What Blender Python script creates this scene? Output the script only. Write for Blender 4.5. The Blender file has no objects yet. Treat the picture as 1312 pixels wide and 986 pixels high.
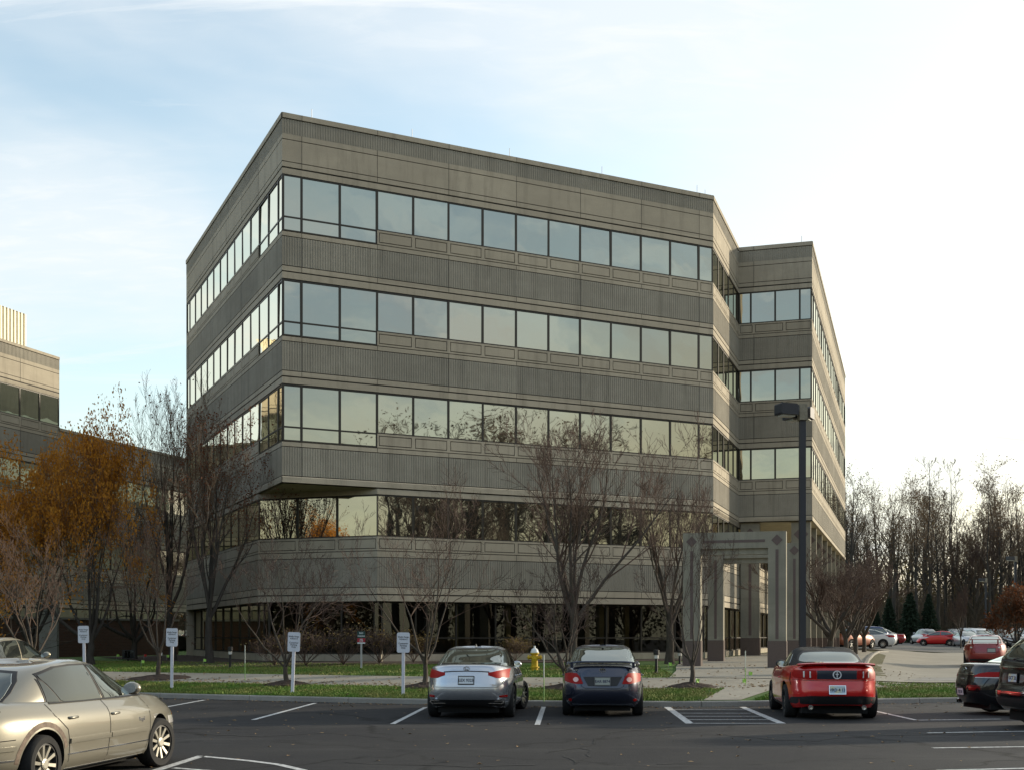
import bpy, bmesh, math, random
from mathutils import Vector, Matrix
from mathutils.bvhtree import BVHTree
R = math.radians
C = bpy.context.scene.collection
rnd = random.Random(7)

# ------------------------------------------------------------------ camera
FPX, PCY, PITCH, CAMZ = 1518.0, 815.0, 0.0, 1.68
cd = bpy.data.cameras.new('camera'); cam = bpy.data.objects.new('camera', cd); C.objects.link(cam)
cd.sensor_width = 36.0; cd.lens = 36.0 * FPX / 1312.0
cd.shift_y = (PCY - 493.0) / 1312.0
cd.clip_start = 0.1; cd.clip_end = 6000
cam.location = (0, 0, CAMZ); cam.rotation_euler = (R(90) + PITCH, 0, 0)
bpy.context.scene.camera = cam

def ray(px, py):
    a = (px - 656.0) / FPX; b = (PCY - py) / FPX
    return Vector((a, math.cos(PITCH) - b * math.sin(PITCH), math.sin(PITCH) + b * math.cos(PITCH)))
def atY(px, py, Y):
    d = ray(px, py); t = Y / d.y
    return Vector((d.x * t, Y, CAMZ + d.z * t))
def atz(px, py, z=0.0):
    d = ray(px, py); t = (z - CAMZ) / d.z
    return Vector((d.x * t, d.y * t, z))

# ------------------------------------------------------------------ ground height
_kp = [(-900, 878), (-100, 885), (150, 891.8), (264, 895), (400, 898.5), (540, 901.6), (673, 903.8), (860, 905), (1000, 903.8), (1126, 900.8), (1225, 899.4), (1312, 899), (2200, 897)]
KERB = [atz(a, b) for a, b in _kp]
def lerp_pts(pts, x):
    if x <= pts[0][0]: return pts[0][1]
    for (a, b) in zip(pts[:-1], pts[1:]):
        if x <= b[0]:
            f = (x - a[0]) / (b[0] - a[0]); return a[1] + (b[1] - a[1]) * f
    return pts[-1][1]
def kerbY(x): return lerp_pts([(p.x, p.y) for p in KERB], x)
PROF = [(0, .12), (2.6, .30), (5, .42), (8, .55), (14, .68), (60, .74), (92, .80), (108, .95), (112, 1.2), (135, 3.0), (160, 4.0), (600, 6.0), (3000, 6.0)]
PROFR = [(0, .12), (2.6, .24), (6, .28), (20, .36), (60, .52), (92, .76), (108, .95), (112, 1.2), (135, 3.0), (160, 4.0), (600, 6.0), (3000, 6.0)]
def gz(x, y):
    d = y - kerbY(x)
    if d < 0: return 0.0
    q = (x - (9.5 + .36 * (y - 38))) / 4.0; q = 0.0 if q < 0 else 1.0 if q > 1 else q * q * (3 - 2 * q)
    return lerp_pts(PROF, d) * (1 - q) + lerp_pts(PROFR, d) * q
def G(px, py):
    d = ray(px, py); t = 5.0; last = t
    while t < 500:
        p = Vector((0, 0, CAMZ)) + d * t
        if p.z <= gz(p.x, p.y): return Vector((p.x, p.y, gz(p.x, p.y)))
        t += 0.05 if t < 80 else .3
    return Vector((p.x, p.y, gz(p.x, p.y)))
def GY(px, Y):
    X = (px - 656.0) / FPX * Y; return Vector((X, Y, gz(X, Y)))

# ------------------------------------------------------------------ mesh builder
class MB:
    def __init__(s): s.v = []; s.f = []; s.m = []; s.M = None
    def add(s, vs, fs, mi=0):
        o = len(s.v)
        if s.M is not None: vs = [s.M @ Vector(p) for p in vs]
        s.v.extend([tuple(p) for p in vs]); s.f.extend([tuple(i + o for i in f) for f in fs]); s.m.extend([mi] * len(fs))
    def quad(s, a, b, c, d, mi=0): s.add([a, b, c, d], [(0, 1, 2, 3)], mi)
    def box(s, x0, x1, y0, y1, z0, z1, mi=0):
        s.add([(x0, y0, z0), (x1, y0, z0), (x1, y1, z0), (x0, y1, z0), (x0, y0, z1), (x1, y0, z1), (x1, y1, z1), (x0, y1, z1)],
              [(0, 3, 2, 1), (4, 5, 6, 7), (0, 1, 5, 4), (1, 2, 6, 5), (2, 3, 7, 6), (3, 0, 4, 7)], mi)
    def prism(s, pts, z0, z1, mi=0):
        n = len(pts)
        s.add([(p[0], p[1], z0) for p in pts] + [(p[0], p[1], z1) for p in pts],
              [tuple(range(n))[::-1], tuple(range(n, 2 * n))] + [(i, (i + 1) % n, n + (i + 1) % n, n + i) for i in range(n)], mi)
    def tube(s, pts, rad, n=6, mi=0, caps=True):
        pts = [Vector(p) for p in pts]; k = len(pts)
        if not hasattr(rad, '__len__'): rad = [rad] * k
        vs = []; fs = []; up = None
        for i, p in enumerate(pts):
            t = (pts[min(i + 1, k - 1)] - pts[max(i - 1, 0)]).normalized()
            if up is None: up = Vector((0, 0, 1)) if abs(t.z) < .9 else Vector((1, 0, 0))
            a = t.cross(up)
            if a.length < 1e-4: a = t.cross(Vector((0, 1, .3)))
            a.normalize(); b = a.cross(t).normalized(); up = b
            for j in range(n):
                w = 2 * math.pi * j / n
                vs.append(p + a * (math.cos(w) * rad[i]) + b * (math.sin(w) * rad[i]))
        for i in range(k - 1):
            for j in range(n):
                fs.append((i * n + j, i * n + (j + 1) % n, (i + 1) * n + (j + 1) % n, (i + 1) * n + j))
        if caps: fs.append(tuple(range(n))[::-1]); fs.append(tuple(range((k - 1) * n, k * n)))
        s.add(vs, fs, mi)
    def lathe(s, prof, n=16, mi=0, c=(0, 0, 0), axis='z', a0=0.0, caps=True):
        vs = []; fs = []
        for (r, h) in prof:
            for j in range(n):
                w = a0 + 2 * math.pi * j / n; x, y = r * math.cos(w), r * math.sin(w)
                p = (x, y, h) if axis == 'z' else ((x, h, y) if axis == 'y' else (h, x, y))
                vs.append((p[0] + c[0], p[1] + c[1], p[2] + c[2]))
        k = len(prof)
        for i in range(k - 1):
            for j in range(n):
                fs.append((i * n + j, i * n + (j + 1) % n, (i + 1) * n + (j + 1) % n, (i + 1) * n + j))
        if caps: fs.append(tuple(range(n))[::-1]); fs.append(tuple(range((k - 1) * n, k * n)))
        s.add(vs, fs, mi)
    def mesh(s, name, mats, smooth=False, fix=False):
        me = bpy.data.meshes.new(name); me.from_pydata(s.v, [], s.f)
        for m in (mats if isinstance(mats, (list, tuple)) else [mats]): me.materials.append(m)
        if any(s.m): me.polygons.foreach_set('material_index', s.m)
        if smooth: me.polygons.foreach_set('use_smooth', [True] * len(me.polygons))
        if fix:
            bm = bmesh.new(); bm.from_mesh(me); bmesh.ops.recalc_face_normals(bm, faces=bm.faces); bm.to_mesh(me); bm.free()
        me.update(); return me
    def build(s, name, mats, parent=None, smooth=False, fix=False, loc=None, rz=None, angle=None):
        me = s.mesh(name, mats, smooth, fix)
        if angle is not None: me.set_sharp_from_angle(angle=R(angle))
        return link(name, me, parent, loc, rz)
def link(name, me, parent=None, loc=None, rz=None):
    o = bpy.data.objects.new(name, me); C.objects.link(o)
    if parent is not None: o.parent = parent
    if loc is not None: o.location = loc
    if rz is not None: o.rotation_euler = (0, 0, rz)
    return o
def tag(o, label=None, cat=None, group=None, kind=None):
    if label: o['label'] = label
    if cat: o['category'] = cat
    if group: o['group'] = group
    if kind: o['kind'] = kind
    return o
def thing(name, loc, rz, label, cat, group=None):
    o = bpy.data.objects.new(name, None); C.objects.link(o); o.location = loc; o.rotation_euler = (0, 0, rz)
    o.empty_display_size = .3
    return tag(o, label, cat, group)
def dup(root, loc=None, rz=None, label=None, scale=None):
    def cp(o, par):
        c = o.copy(); C.objects.link(c); c.parent = par
        for ch in o.children: cp(ch, c)
        return c
    r = cp(root, None)
    if loc is not None: r.location = loc
    if rz is not None: r.rotation_euler = (0, 0, rz)
    if label: r['label'] = label
    if scale is not None: r.scale = scale if hasattr(scale, '__len__') else (scale,) * 3
    return r

# ------------------------------------------------------------------ materials
def newmat(name):
    m = bpy.data.materials.new(name); m.use_nodes = True
    return m, m.node_tree.nodes, m.node_tree.links, m.node_tree.nodes['Principled BSDF']
def setp(b, **k):
    for n, v in k.items():
        n = n.replace('_', ' ')
        if n in b.inputs: b.inputs[n].default_value = v
def rgb(r, g, b): return (r, g, b, 1)
def mat(name, col, rough=.6, metal=0.0, noise=None, scale=5.0, bump=0.0, bscale=None, coat=0.0, spec=.5, trans=0.0, detail=6, stretch=None):
    """noise: second colour mixed in by fractal noise"""
    m, N, L, b = newmat(name)
    setp(b, Base_Color=rgb(*col), Roughness=rough, Metallic=metal, Coat_Weight=coat, Specular_IOR_Level=spec, Coat_Roughness=.03, Transmission_Weight=trans)
    if noise or bump:
        tc = N.new('ShaderNodeTexCoord'); mp = N.new('ShaderNodeMapping'); L.new(tc.outputs['Object'], mp.inputs[0])
        if stretch: mp.inputs['Scale'].default_value = stretch
    if noise:
        n = N.new('ShaderNodeTexNoise'); n.inputs['Scale'].default_value = scale; n.inputs['Detail'].default_value = detail; n.inputs['Roughness'].default_value = .65
        L.new(mp.outputs[0], n.inputs['Vector'])
        r = N.new('ShaderNodeMapRange'); r.inputs[1].default_value = .35; r.inputs[2].default_value = .65; L.new(n.outputs[0], r.inputs[0])
        x = N.new('ShaderNodeMix'); x.data_type = 'RGBA'; x.inputs[6].default_value = rgb(*col); x.inputs[7].default_value = rgb(*noise)
        L.new(r.outputs[0], x.inputs[0]); L.new(x.outputs[2], b.inputs['Base Color'])
    if bump:
        n2 = N.new('ShaderNodeTexNoise'); n2.inputs['Scale'].default_value = bscale or scale * 4; n2.inputs['Detail'].default_value = 4
        L.new(mp.outputs[0], n2.inputs['Vector'])
        bp = N.new('ShaderNodeBump'); bp.inputs['Strength'].default_value = bump; bp.inputs['Distance'].default_value = .02
        L.new(n2.outputs[0], bp.inputs['Height']); L.new(bp.outputs[0], b.inputs['Normal'])
    return m

def concrete_mat(name, c1, c2, c3, streak=True):
    m, N, L, b = newmat(name)
    setp(b, Roughness=.85, Specular_IOR_Level=.3)
    tc = N.new('ShaderNodeTexCoord')
    def noise(scale, st=None, detail=8):
        mp = N.new('ShaderNodeMapping'); L.new(tc.outputs['Object'], mp.inputs[0])
        if st: mp.inputs['Scale'].default_value = st
        n = N.new('ShaderNodeTexNoise'); n.inputs['Scale'].default_value = scale; n.inputs['Detail'].default_value = detail; n.inputs['Roughness'].default_value = .7
        L.new(mp.outputs[0], n.inputs['Vector']); return n.outputs[0]
    def mix(f, a, bb, lo=.3, hi=.7):
        r = N.new('ShaderNodeMapRange'); r.inputs[1].default_value = lo; r.inputs[2].default_value = hi; L.new(f, r.inputs[0])
        x = N.new('ShaderNodeMix'); x.data_type = 'RGBA'; L.new(r.outputs[0], x.inputs[0])
        if isinstance(a, tuple): x.inputs[6].default_value = rgb(*a)
        else: L.new(a, x.inputs[6])
        if isinstance(bb, tuple): x.inputs[7].default_value = rgb(*bb)
        else: L.new(bb, x.inputs[7])
        return x.outputs[2]
    col = mix(noise(.33, (1, 1, 2.5), 3), c1, c2, .38, .62); col = mix(noise(2.2), col, c2, .45, .8)
    col = mix(noise(35, detail=3), col, c3, .5, .85)
    if streak:
        # every precast panel has its own tone
        sx = N.new('ShaderNodeSeparateXYZ'); L.new(tc.outputs['Object'], sx.inputs[0])
        def fl(o, d, a):
            q = N.new('ShaderNodeMath'); q.operation = 'MULTIPLY_ADD'; q.inputs[1].default_value = 1 / d; q.inputs[2].default_value = a; L.new(o, q.inputs[0])
            g = N.new('ShaderNodeMath'); g.operation = 'FLOOR'; L.new(q.outputs[0], g.inputs[0]); return g.outputs[0]
        cb = N.new('ShaderNodeCombineXYZ'); L.new(fl(sx.outputs[0], 3.02, -.25), cb.inputs[0]); L.new(fl(sx.outputs[2], 1.98, .15), cb.inputs[1])
        oi = N.new('ShaderNodeObjectInfo'); L.new(oi.outputs['Random'], cb.inputs[2])
        wn = N.new('ShaderNodeTexWhiteNoise'); L.new(cb.outputs[0], wn.inputs['Vector'])
        wr = N.new('ShaderNodeMapRange'); wr.inputs[3].default_value = .90; wr.inputs[4].default_value = 1.08; L.new(wn.outputs['Value'], wr.inputs[0])
        vm = N.new('ShaderNodeVectorMath'); vm.operation = 'SCALE'; L.new(col, vm.inputs[0]); L.new(wr.outputs[0], vm.inputs['Scale']); col = vm.outputs[0]
    if streak: col = mix(noise(1.6, (1.2, 1.2, .12)), col, tuple(k * .66 for k in c2), .50, .76)
    L.new(col, b.inputs['Base Color'])
    bp = N.new('ShaderNodeBump'); bp.inputs['Strength'].default_value = .35; bp.inputs['Distance'].default_value = .01
    L.new(noise(60, detail=2), bp.inputs['Height']); L.new(bp.outputs[0], b.inputs['Normal'])
    return m

def glass_mirror(name, tint, body, refl=.5, wav=.02, ws=1.2, gmax=.5):
    """reflective office glazing, opaque: dark body below a coated mirror layer"""
    m, N, L, b = newmat(name)
    N.remove(b); out = [n for n in N if n.type == 'OUTPUT_MATERIAL'][0]
    g = N.new('ShaderNodeBsdfGlossy'); g.inputs['Roughness'].default_value = .015; g.inputs['Color'].default_value = rgb(*tint)
    d = N.new('ShaderNodeBsdfDiffuse'); d.inputs['Color'].default_value = rgb(*body)
    f = N.new('ShaderNodeFresnel'); f.inputs[0].default_value = 1.5
    mr = N.new('ShaderNodeMapRange'); mr.inputs[1].default_value = .03; mr.inputs[2].default_value = gmax; mr.inputs[3].default_value = refl; mr.inputs[4].default_value = .97
    L.new(f.outputs[0], mr.inputs[0])
    mx = N.new('ShaderNodeMixShader'); L.new(mr.outputs[0], mx.inputs[0]); L.new(d.outputs[0], mx.inputs[1]); L.new(g.outputs[0], mx.inputs[2]); L.new(mx.outputs[0], out.inputs[0])
    tc = N.new('ShaderNodeTexCoord'); oi = N.new('ShaderNodeObjectInfo')
    n = N.new('ShaderNodeTexNoise'); n.noise_dimensions = '4D'; n.inputs['Scale'].default_value = ws; n.inputs['Detail'].default_value = 1
    ml = N.new('ShaderNodeMath'); ml.operation = 'MULTIPLY'; ml.inputs[1].default_value = 40; L.new(oi.outputs['Random'], ml.inputs[0]); L.new(ml.outputs[0], n.inputs['W'])
    L.new(tc.outputs['Object'], n.inputs['Vector'])
    bp = N.new('ShaderNodeBump'); bp.inputs['Strength'].default_value = wav; bp.inputs['Distance'].default_value = .1
    L.new(n.outputs[0], bp.inputs['Height']); L.new(bp.outputs[0], g.inputs['Normal'])
    return m

def clear_glass(name, tint, refl=.25):
    m, N, L, b = newmat(name)
    N.remove(b); out = [n for n in N if n.type == 'OUTPUT_MATERIAL'][0]
    g = N.new('ShaderNodeBsdfGlossy'); g.inputs['Roughness'].default_value = .01; g.inputs['Color'].default_value = (.85, .85, .8, 1)
    d = N.new('ShaderNodeBsdfTransparent'); d.inputs['Color'].default_value = rgb(*tint)
    f = N.new('ShaderNodeFresnel'); f.inputs[0].default_value = 1.5
    mr = N.new('ShaderNodeMapRange'); mr.inputs[1].default_value = .03; mr.inputs[2].default_value = .6; mr.inputs[3].default_value = refl; mr.inputs[4].default_value = .95
    L.new(f.outputs[0], mr.inputs[0])
    mx = N.new('ShaderNodeMixShader'); L.new(mr.outputs[0], mx.inputs[0]); L.new(d.outputs[0], mx.inputs[1]); L.new(g.outputs[0], mx.inputs[2]); L.new(mx.outputs[0], out.inputs[0])
    return m

PSTONE = concrete_mat('portal_stone', (.31, .288, .228), (.245, .228, .18), (.17, .158, .128))
CONC = concrete_mat('precast_concrete', (.42, .372, .288), (.365, .322, .25), (.26, .23, .182))
RIBC = concrete_mat('ribbed_concrete', (.335, .308, .252), (.285, .262, .214), (.20, .185, .152))
PAVEC = concrete_mat('pavement_concrete', (.36, .33, .27), (.29, .265, .215), (.22, .20, .16), streak=False)
KERBC = concrete_mat('kerb_concrete', (.33, .315, .28), (.24, .225, .2), (.16, .15, .13), streak=False)
JOINT = mat('joint_sealant', (.035, .032, .028), .8)
BRONZE = mat('bronze_frame', (.028, .024, .018), .45, .3)
GLASS = glass_mirror('office_glass', (.93, .90, .74), (.02, .02, .018), .43, .03, 1.2, .28)
LOBBYG = clear_glass('lobby_glass', (.46, .45, .37), .05)
GRANITE = mat('brown_granite', (.14, .10, .085), .35, noise=(.07, .05, .045), scale=60, detail=3)
INLAY = mat('granite_inlay', (.13, .085, .075), .45, noise=(.09, .065, .06), scale=40)
ROOFM = mat('roof_membrane', (.12, .115, .11), .9, noise=(.08, .08, .08))
SOFFIT = mat('soffit_panel', (.50, .45, .30), .8, noise=(.42, .38, .25), scale=2)
DARKIN = mat('lobby_interior', (.035, .03, .025), .8)
BLIND = mat('tan_blinds', (.38, .30, .15), .8, noise=(.28, .22, .10), scale=3)
STEEL = mat('galvanised_steel', (.45, .45, .46), .45, .6)
# ------------------------------------------------------------------ sky and sun
SUN_AZ = 23.0   # degrees from +X towards +Y
SUN_EL = 13.0
def world():
    w = bpy.data.worlds.new('World'); bpy.context.scene.world = w; w.use_nodes = True
    N, L = w.node_tree.nodes, w.node_tree.links
    bg = N['Background']; bg.inputs[1].default_value = .1
    sky = N.new('ShaderNodeTexSky'); sky.sky_type = 'NISHITA'; sky.sun_disc = False
    sky.sun_elevation = R(SUN_EL); sky.sun_rotation = R(90 - SUN_AZ)
    sky.air_density = 1.0; sky.dust_density = 2.5; sky.ozone_density = 1.2; sky.altitude = 200
    tc = N.new('ShaderNodeTexCoord')
    def math_(op, a, b=None, clamp=False):
        n = N.new('ShaderNodeMath'); n.operation = op; n.use_clamp = clamp
        for i, v in enumerate((a, b)):
            if v is None: continue
            if isinstance(v, (int, float)): n.inputs[i].default_value = v
            else: L.new(v, n.inputs[i])
        return n.outputs[0]
    sp = N.new('ShaderNodeSeparateXYZ'); L.new(tc.outputs['Generated'], sp.inputs[0])
    z = math_('MAXIMUM', sp.outputs[2], 0.0); zd = math_('ADD', z, .16)
    cb = N.new('ShaderNodeCombineXYZ'); L.new(math_('DIVIDE', sp.outputs[0], zd), cb.inputs[0]); L.new(math_('DIVIDE', sp.outputs[1], zd), cb.inputs[1])
    def noise(scale, st, rot, detail, rough=.6, dist=0.0, off=(0, 0, 0)):
        mp = N.new('ShaderNodeMapping'); L.new(cb.outputs[0], mp.inputs[0]); mp.inputs['Scale'].default_value = st; mp.inputs['Rotation'].default_value = (0, 0, R(rot)); mp.inputs['Location'].default_value = off
        n = N.new('ShaderNodeTexNoise'); n.inputs['Scale'].default_value = scale; n.inputs['Detail'].default_value = detail; n.inputs['Roughness'].default_value = rough; n.inputs['Distortion'].default_value = dist
        L.new(mp.outputs[0], n.inputs['Vector']); return n.outputs[0]
    def rng(v, a, b, c=0.0, d=1.0):
        r = N.new('ShaderNodeMapRange'); r.interpolation_type = 'SMOOTHSTEP'
        for i, q in enumerate((a, b, c, d)): r.inputs[1 + i].default_value = q
        L.new(v, r.inputs[0]); return r.outputs[0]
    big = rng(noise(.55, (1, 1.7, 1), -25, 5, .55, .3, (3.1, 1.7, 0)), .34, .60)
    wisp = rng(noise(1.5, (.5, 2.4, 1), 68, 9, .62, .8, (.4, .2, 0)), .46, .70)
    rip = rng(noise(9, (.8, 2.2, 1), -30, 5, .6, .6), .42, .72)
    m = math_('MAXIMUM', math_('MULTIPLY', big, .72), math_('MULTIPLY', wisp, .92))
    m = math_('ADD', m, math_('MULTIPLY', math_('MULTIPLY', rip, big), .22), True)
    # veil thickens towards the sun
    sd = (math.cos(R(SUN_EL)) * math.cos(R(SUN_AZ)), math.cos(R(SUN_EL)) * math.sin(R(SUN_AZ)), math.sin(R(SUN_EL)))
    dt = N.new('ShaderNodeVectorMath'); dt.operation = 'DOT_PRODUCT'; L.new(tc.outputs['Generated'], dt.inputs[0]); dt.inputs[1].default_value = sd
    near = rng(dt.outputs['Value'], .42, .97)
    m = math_('MAXIMUM', m, math_('MULTIPLY', near, .985))
    cc = N.new('ShaderNodeMix'); cc.data_type = 'RGBA'; L.new(near, cc.inputs[0])
    cc.inputs[6].default_value = (9.2, 9.6, 9.8, 1); cc.inputs[7].default_value = (9.6, 9.45, 8.7, 1)
    bl = N.new('ShaderNodeMix'); bl.data_type = 'RGBA'; bl.blend_type = 'MULTIPLY'; bl.inputs[0].default_value = 1.0
    L.new(sky.outputs[0], bl.inputs[6]); bl.inputs[7].default_value = (4.3, 4.0, 3.4, 1)
    fin = N.new('ShaderNodeMix'); fin.data_type = 'RGBA'; L.new(m, fin.inputs[0]); L.new(bl.outputs[2], fin.inputs[6]); L.new(cc.outputs[2], fin.inputs[7])
    # heavier cloud banks on the side away from the sun
    behd = rng(sp.outputs[1], .1, -.35)
    bank = rng(noise(.9, (1, 1.6, 1), 15, 6, .6, .5, (7, 3, 0)), .42, .60)
    dk = N.new('ShaderNodeMix'); dk.data_type = 'RGBA'; dk.blend_type = 'MULTIPLY'; L.new(math_('MULTIPLY', math_('MULTIPLY', math_('MAXIMUM', bank, .35), behd), .85), dk.inputs[0]); L.new(fin.outputs[2], dk.inputs[6]); dk.inputs[7].default_value = (.50, .62, .76, 1)
    fin = dk
    # pale warm band low on the sky
    low = rng(z, .30, .0); lm = math_('MULTIPLY', low, .45)
    f2 = N.new('ShaderNodeMix'); f2.data_type = 'RGBA'; L.new(lm, f2.inputs[0]); L.new(fin.outputs[2], f2.inputs[6])
    lc = N.new('ShaderNodeMix'); lc.data_type = 'RGBA'; L.new(near, lc.inputs[0]); lc.inputs[6].default_value = (7.0, 8.2, 8.8, 1); lc.inputs[7].default_value = (10.0, 9.2, 7.0, 1)
    beh = rng(sp.outputs[1], .15, -.45)
    l2 = N.new('ShaderNodeMix'); l2.data_type = 'RGBA'; L.new(beh, l2.inputs[0]); L.new(lc.outputs[2], l2.inputs[6]); l2.inputs[7].default_value = (7.9, 7.5, 5.3, 1)
    L.new(l2.outputs[2], f2.inputs[7])
    east = rng(sp.outputs[0], .66, .92); lowb = rng(z, .40, .10); lm2 = math_('ADD', lm, math_('MULTIPLY', beh, math_('MAXIMUM', math_('MULTIPLY', low, .55), math_('MULTIPLY', lowb, math_('MULTIPLY', east, .8)))), True); L.new(lm2, f2.inputs[0])
    L.new(f2.outputs[2], bg.inputs[0])
    sl = bpy.data.lights.new('sun', 'SUN'); sl.energy = 5.0; sl.angle = R(2.5); sl.color = (1.0, .88, .68)
    so = bpy.data.objects.new('sun', sl); C.objects.link(so)
    so.rotation_euler = Vector(sd).to_track_quat('Z', 'Y').to_euler()
world()
sc = bpy.context.scene
sc.view_settings.view_transform = 'Standard'; sc.view_settings.look = 'None'; sc.view_settings.exposure = .08; sc.view_settings.gamma = 1
sc.render.engine = 'CYCLES'
sc.cycles.max_bounces = 6; sc.cycles.glossy_bounces = 3; sc.cycles.transparent_max_bounces = 12; sc.cycles.diffuse_bounces = 3
sc.cycles.caustics_reflective = False; sc.cycles.caustics_refractive = False

# ------------------------------------------------------------------ ground
def asphalt_mat(name, c1, c2):
    m, N, L, b = newmat(name); setp(b, Roughness=.9, Specular_IOR_Level=.2)
    tc = N.new('ShaderNodeTexCoord')
    def nz(s, d=6, st=None):
        mp = N.new('ShaderNodeMapping'); L.new(tc.outputs['Object'], mp.inputs[0])
        if st: mp.inputs['Scale'].default_value = st
        n = N.new('ShaderNodeTexNoise'); n.inputs['Scale'].default_value = s; n.inputs['Detail'].default_value = d; n.inputs['Roughness'].default_value = .7; L.new(mp.outputs[0], n.inputs['Vector']); return n.outputs[0]
    def mix(f, lo, hi, a, bb):
        r = N.new('ShaderNodeMapRange'); r.inputs[1].default_value = lo; r.inputs[2].default_value = hi; L.new(f, r.inputs[0])
        x = N.new('ShaderNodeMix'); x.data_type = 'RGBA'; L.new(r.outputs[0], x.inputs[0])
        for i, q in ((6, a), (7, bb)):
            if isinstance(q, tuple): x.inputs[i].default_value = rgb(*q)
            else: L.new(q, x.inputs[i])
        return x.outputs[2]
    c = mix(nz(.22, 5), .38, .62, c1, c2); c = mix(nz(.5, 6, (.25, 1.4, 1)), .52, .72, c, tuple(k * 1.5 for k in c2)); c = mix(nz(.7, 4), .62, .72, c, tuple(k * .5 for k in c1))
    c = mix(nz(40, 3), .55, .8, c, tuple(k * 2.1 for k in c2))
    c = mix(nz(90, 2), .5, .75, c, tuple(k * .45 for k in c1))
    # cracks
    v = N.new('ShaderNodeTexVoronoi'); v.feature = 'DISTANCE_TO_EDGE'; v.inputs['Scale'].default_value = .17
    n = N.new('ShaderNodeTexNoise'); n.inputs['Scale'].default_value = 1.1; n.inputs['Detail'].default_value = 6
    L.new(tc.outputs['Object'], n.inputs['Vector'])
    ad = N.new('ShaderNodeVectorMath'); ad.operation = 'MULTIPLY_ADD'; L.new(n.outputs['Color'], ad.inputs[0]); ad.inputs[1].default_value = (1.6, 1.6, 0); L.new(tc.outputs['Object'], ad.inputs[2]); L.new(ad.outputs[0], v.inputs['Vector'])
    r = N.new('ShaderNodeMapRange'); r.inputs[1].default_value = .0; r.inputs[2].default_value = .016; r.inputs[3].default_value = .8; r.inputs[4].default_value = 0; L.new(v.outputs[0], r.inputs[0])
    g = N.new('ShaderNodeMapRange'); g.inputs[1].default_value = .40; g.inputs[2].default_value = .52; L.new(nz(.16, 3), g.inputs[0])
    mu = N.new('ShaderNodeMath'); mu.operation = 'MULTIPLY'; L.new(r.outputs[0], mu.inputs[0]); L.new(g.outputs[0], mu.inputs[1])
    x = N.new('ShaderNodeMix'); x.data_type = 'RGBA'; L.new(mu.outputs[0], x.inputs[0]); L.new(c, x.inputs[6]); x.inputs[7].default_value = (.010, .010, .010, 1)
    sx = N.new('ShaderNodeSeparateXYZ'); L.new(tc.outputs['Object'], sx.inputs[0]); wr = N.new('ShaderNodeMapRange'); wr.inputs[1].default_value = 2; wr.inputs[2].default_value = 13; wr.inputs[3].default_value = 1.0; wr.inputs[4].default_value = 1.9; L.new(sx.outputs[0], wr.inputs[0])  # sun glare painted in: the paving colour lightens towards the right
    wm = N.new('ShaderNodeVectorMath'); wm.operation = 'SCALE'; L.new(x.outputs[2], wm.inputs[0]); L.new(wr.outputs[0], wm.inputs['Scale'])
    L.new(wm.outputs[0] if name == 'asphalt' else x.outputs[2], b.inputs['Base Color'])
    bp = N.new('ShaderNodeBump'); bp.inputs['Strength'].default_value = .5; bp.inputs['Distance'].default_value = .012; L.new(nz(55, 3), bp.inputs['Height']); L.new(bp.outputs[0], b.inputs['Normal'])
    return m
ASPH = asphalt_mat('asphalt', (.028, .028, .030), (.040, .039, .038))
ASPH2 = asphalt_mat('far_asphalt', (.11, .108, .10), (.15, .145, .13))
GRASSM = mat('lawn_soil', (.075, .15, .02), .9, noise=(.055, .11, .016), scale=1.5, bump=.8, bscale=40)
MULCH = mat('bark_mulch', (.055, .032, .02), .95, noise=(.028, .017, .011), scale=14, bump=1.0, bscale=30)
WHITEP = mat('road_paint', (.72, .72, .70), .7, noise=(.30, .30, .29), scale=13)
LEAFG = mat('fallen_leaf', (.34, .22, .10), .8, noise=(.16, .10, .05), scale=3)

def drape(name, front, back, mt, off, n=60, m=14, kind='structure', flat=None, powr=1.0):
    """surface strip between two (x, y) polylines, laid on the ground height"""
    def samp(pl, f):
        d = [0.0]
        for a, b in zip(pl[:-1], pl[1:]): d.append(d[-1] + math.hypot(b[0] - a[0], b[1] - a[1]))
        t = f * d[-1]
        for i in range(len(pl) - 1):
            if t <= d[i + 1] + 1e-9:
                q = (t - d[i]) / max(d[i + 1] - d[i], 1e-9); return (pl[i][0] + (pl[i + 1][0] - pl[i][0]) * q, pl[i][1] + (pl[i + 1][1] - pl[i][1]) * q)
        return pl[-1][:2]
    mb = MB(); vs = []
    for j in range(m + 1):
        for i in range(n + 1):
            a = samp(front, i / n); b = samp(back, i / n); q = (j / m) ** powr
            x = a[0] + (b[0] - a[0]) * q; y = a[1] + (b[1] - a[1]) * q
            vs.append((x, y, (gz(x, y) if flat is None else flat) + off))
    fs = [(j * (n + 1) + i, j * (n + 1) + i + 1, (j + 1) * (n + 1) + i + 1, (j + 1) * (n + 1) + i) for j in range(m) for i in range(n)]
    mb.add(vs, fs); o = mb.build(name, mt, smooth=True); tag(o, kind=kind); return o

kx = [p.x for p in KERB]
xs = [-400, -120, -60] + [-40 + i * 1.0 for i in range(101)] + [80, 140, 400, 900]
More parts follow.
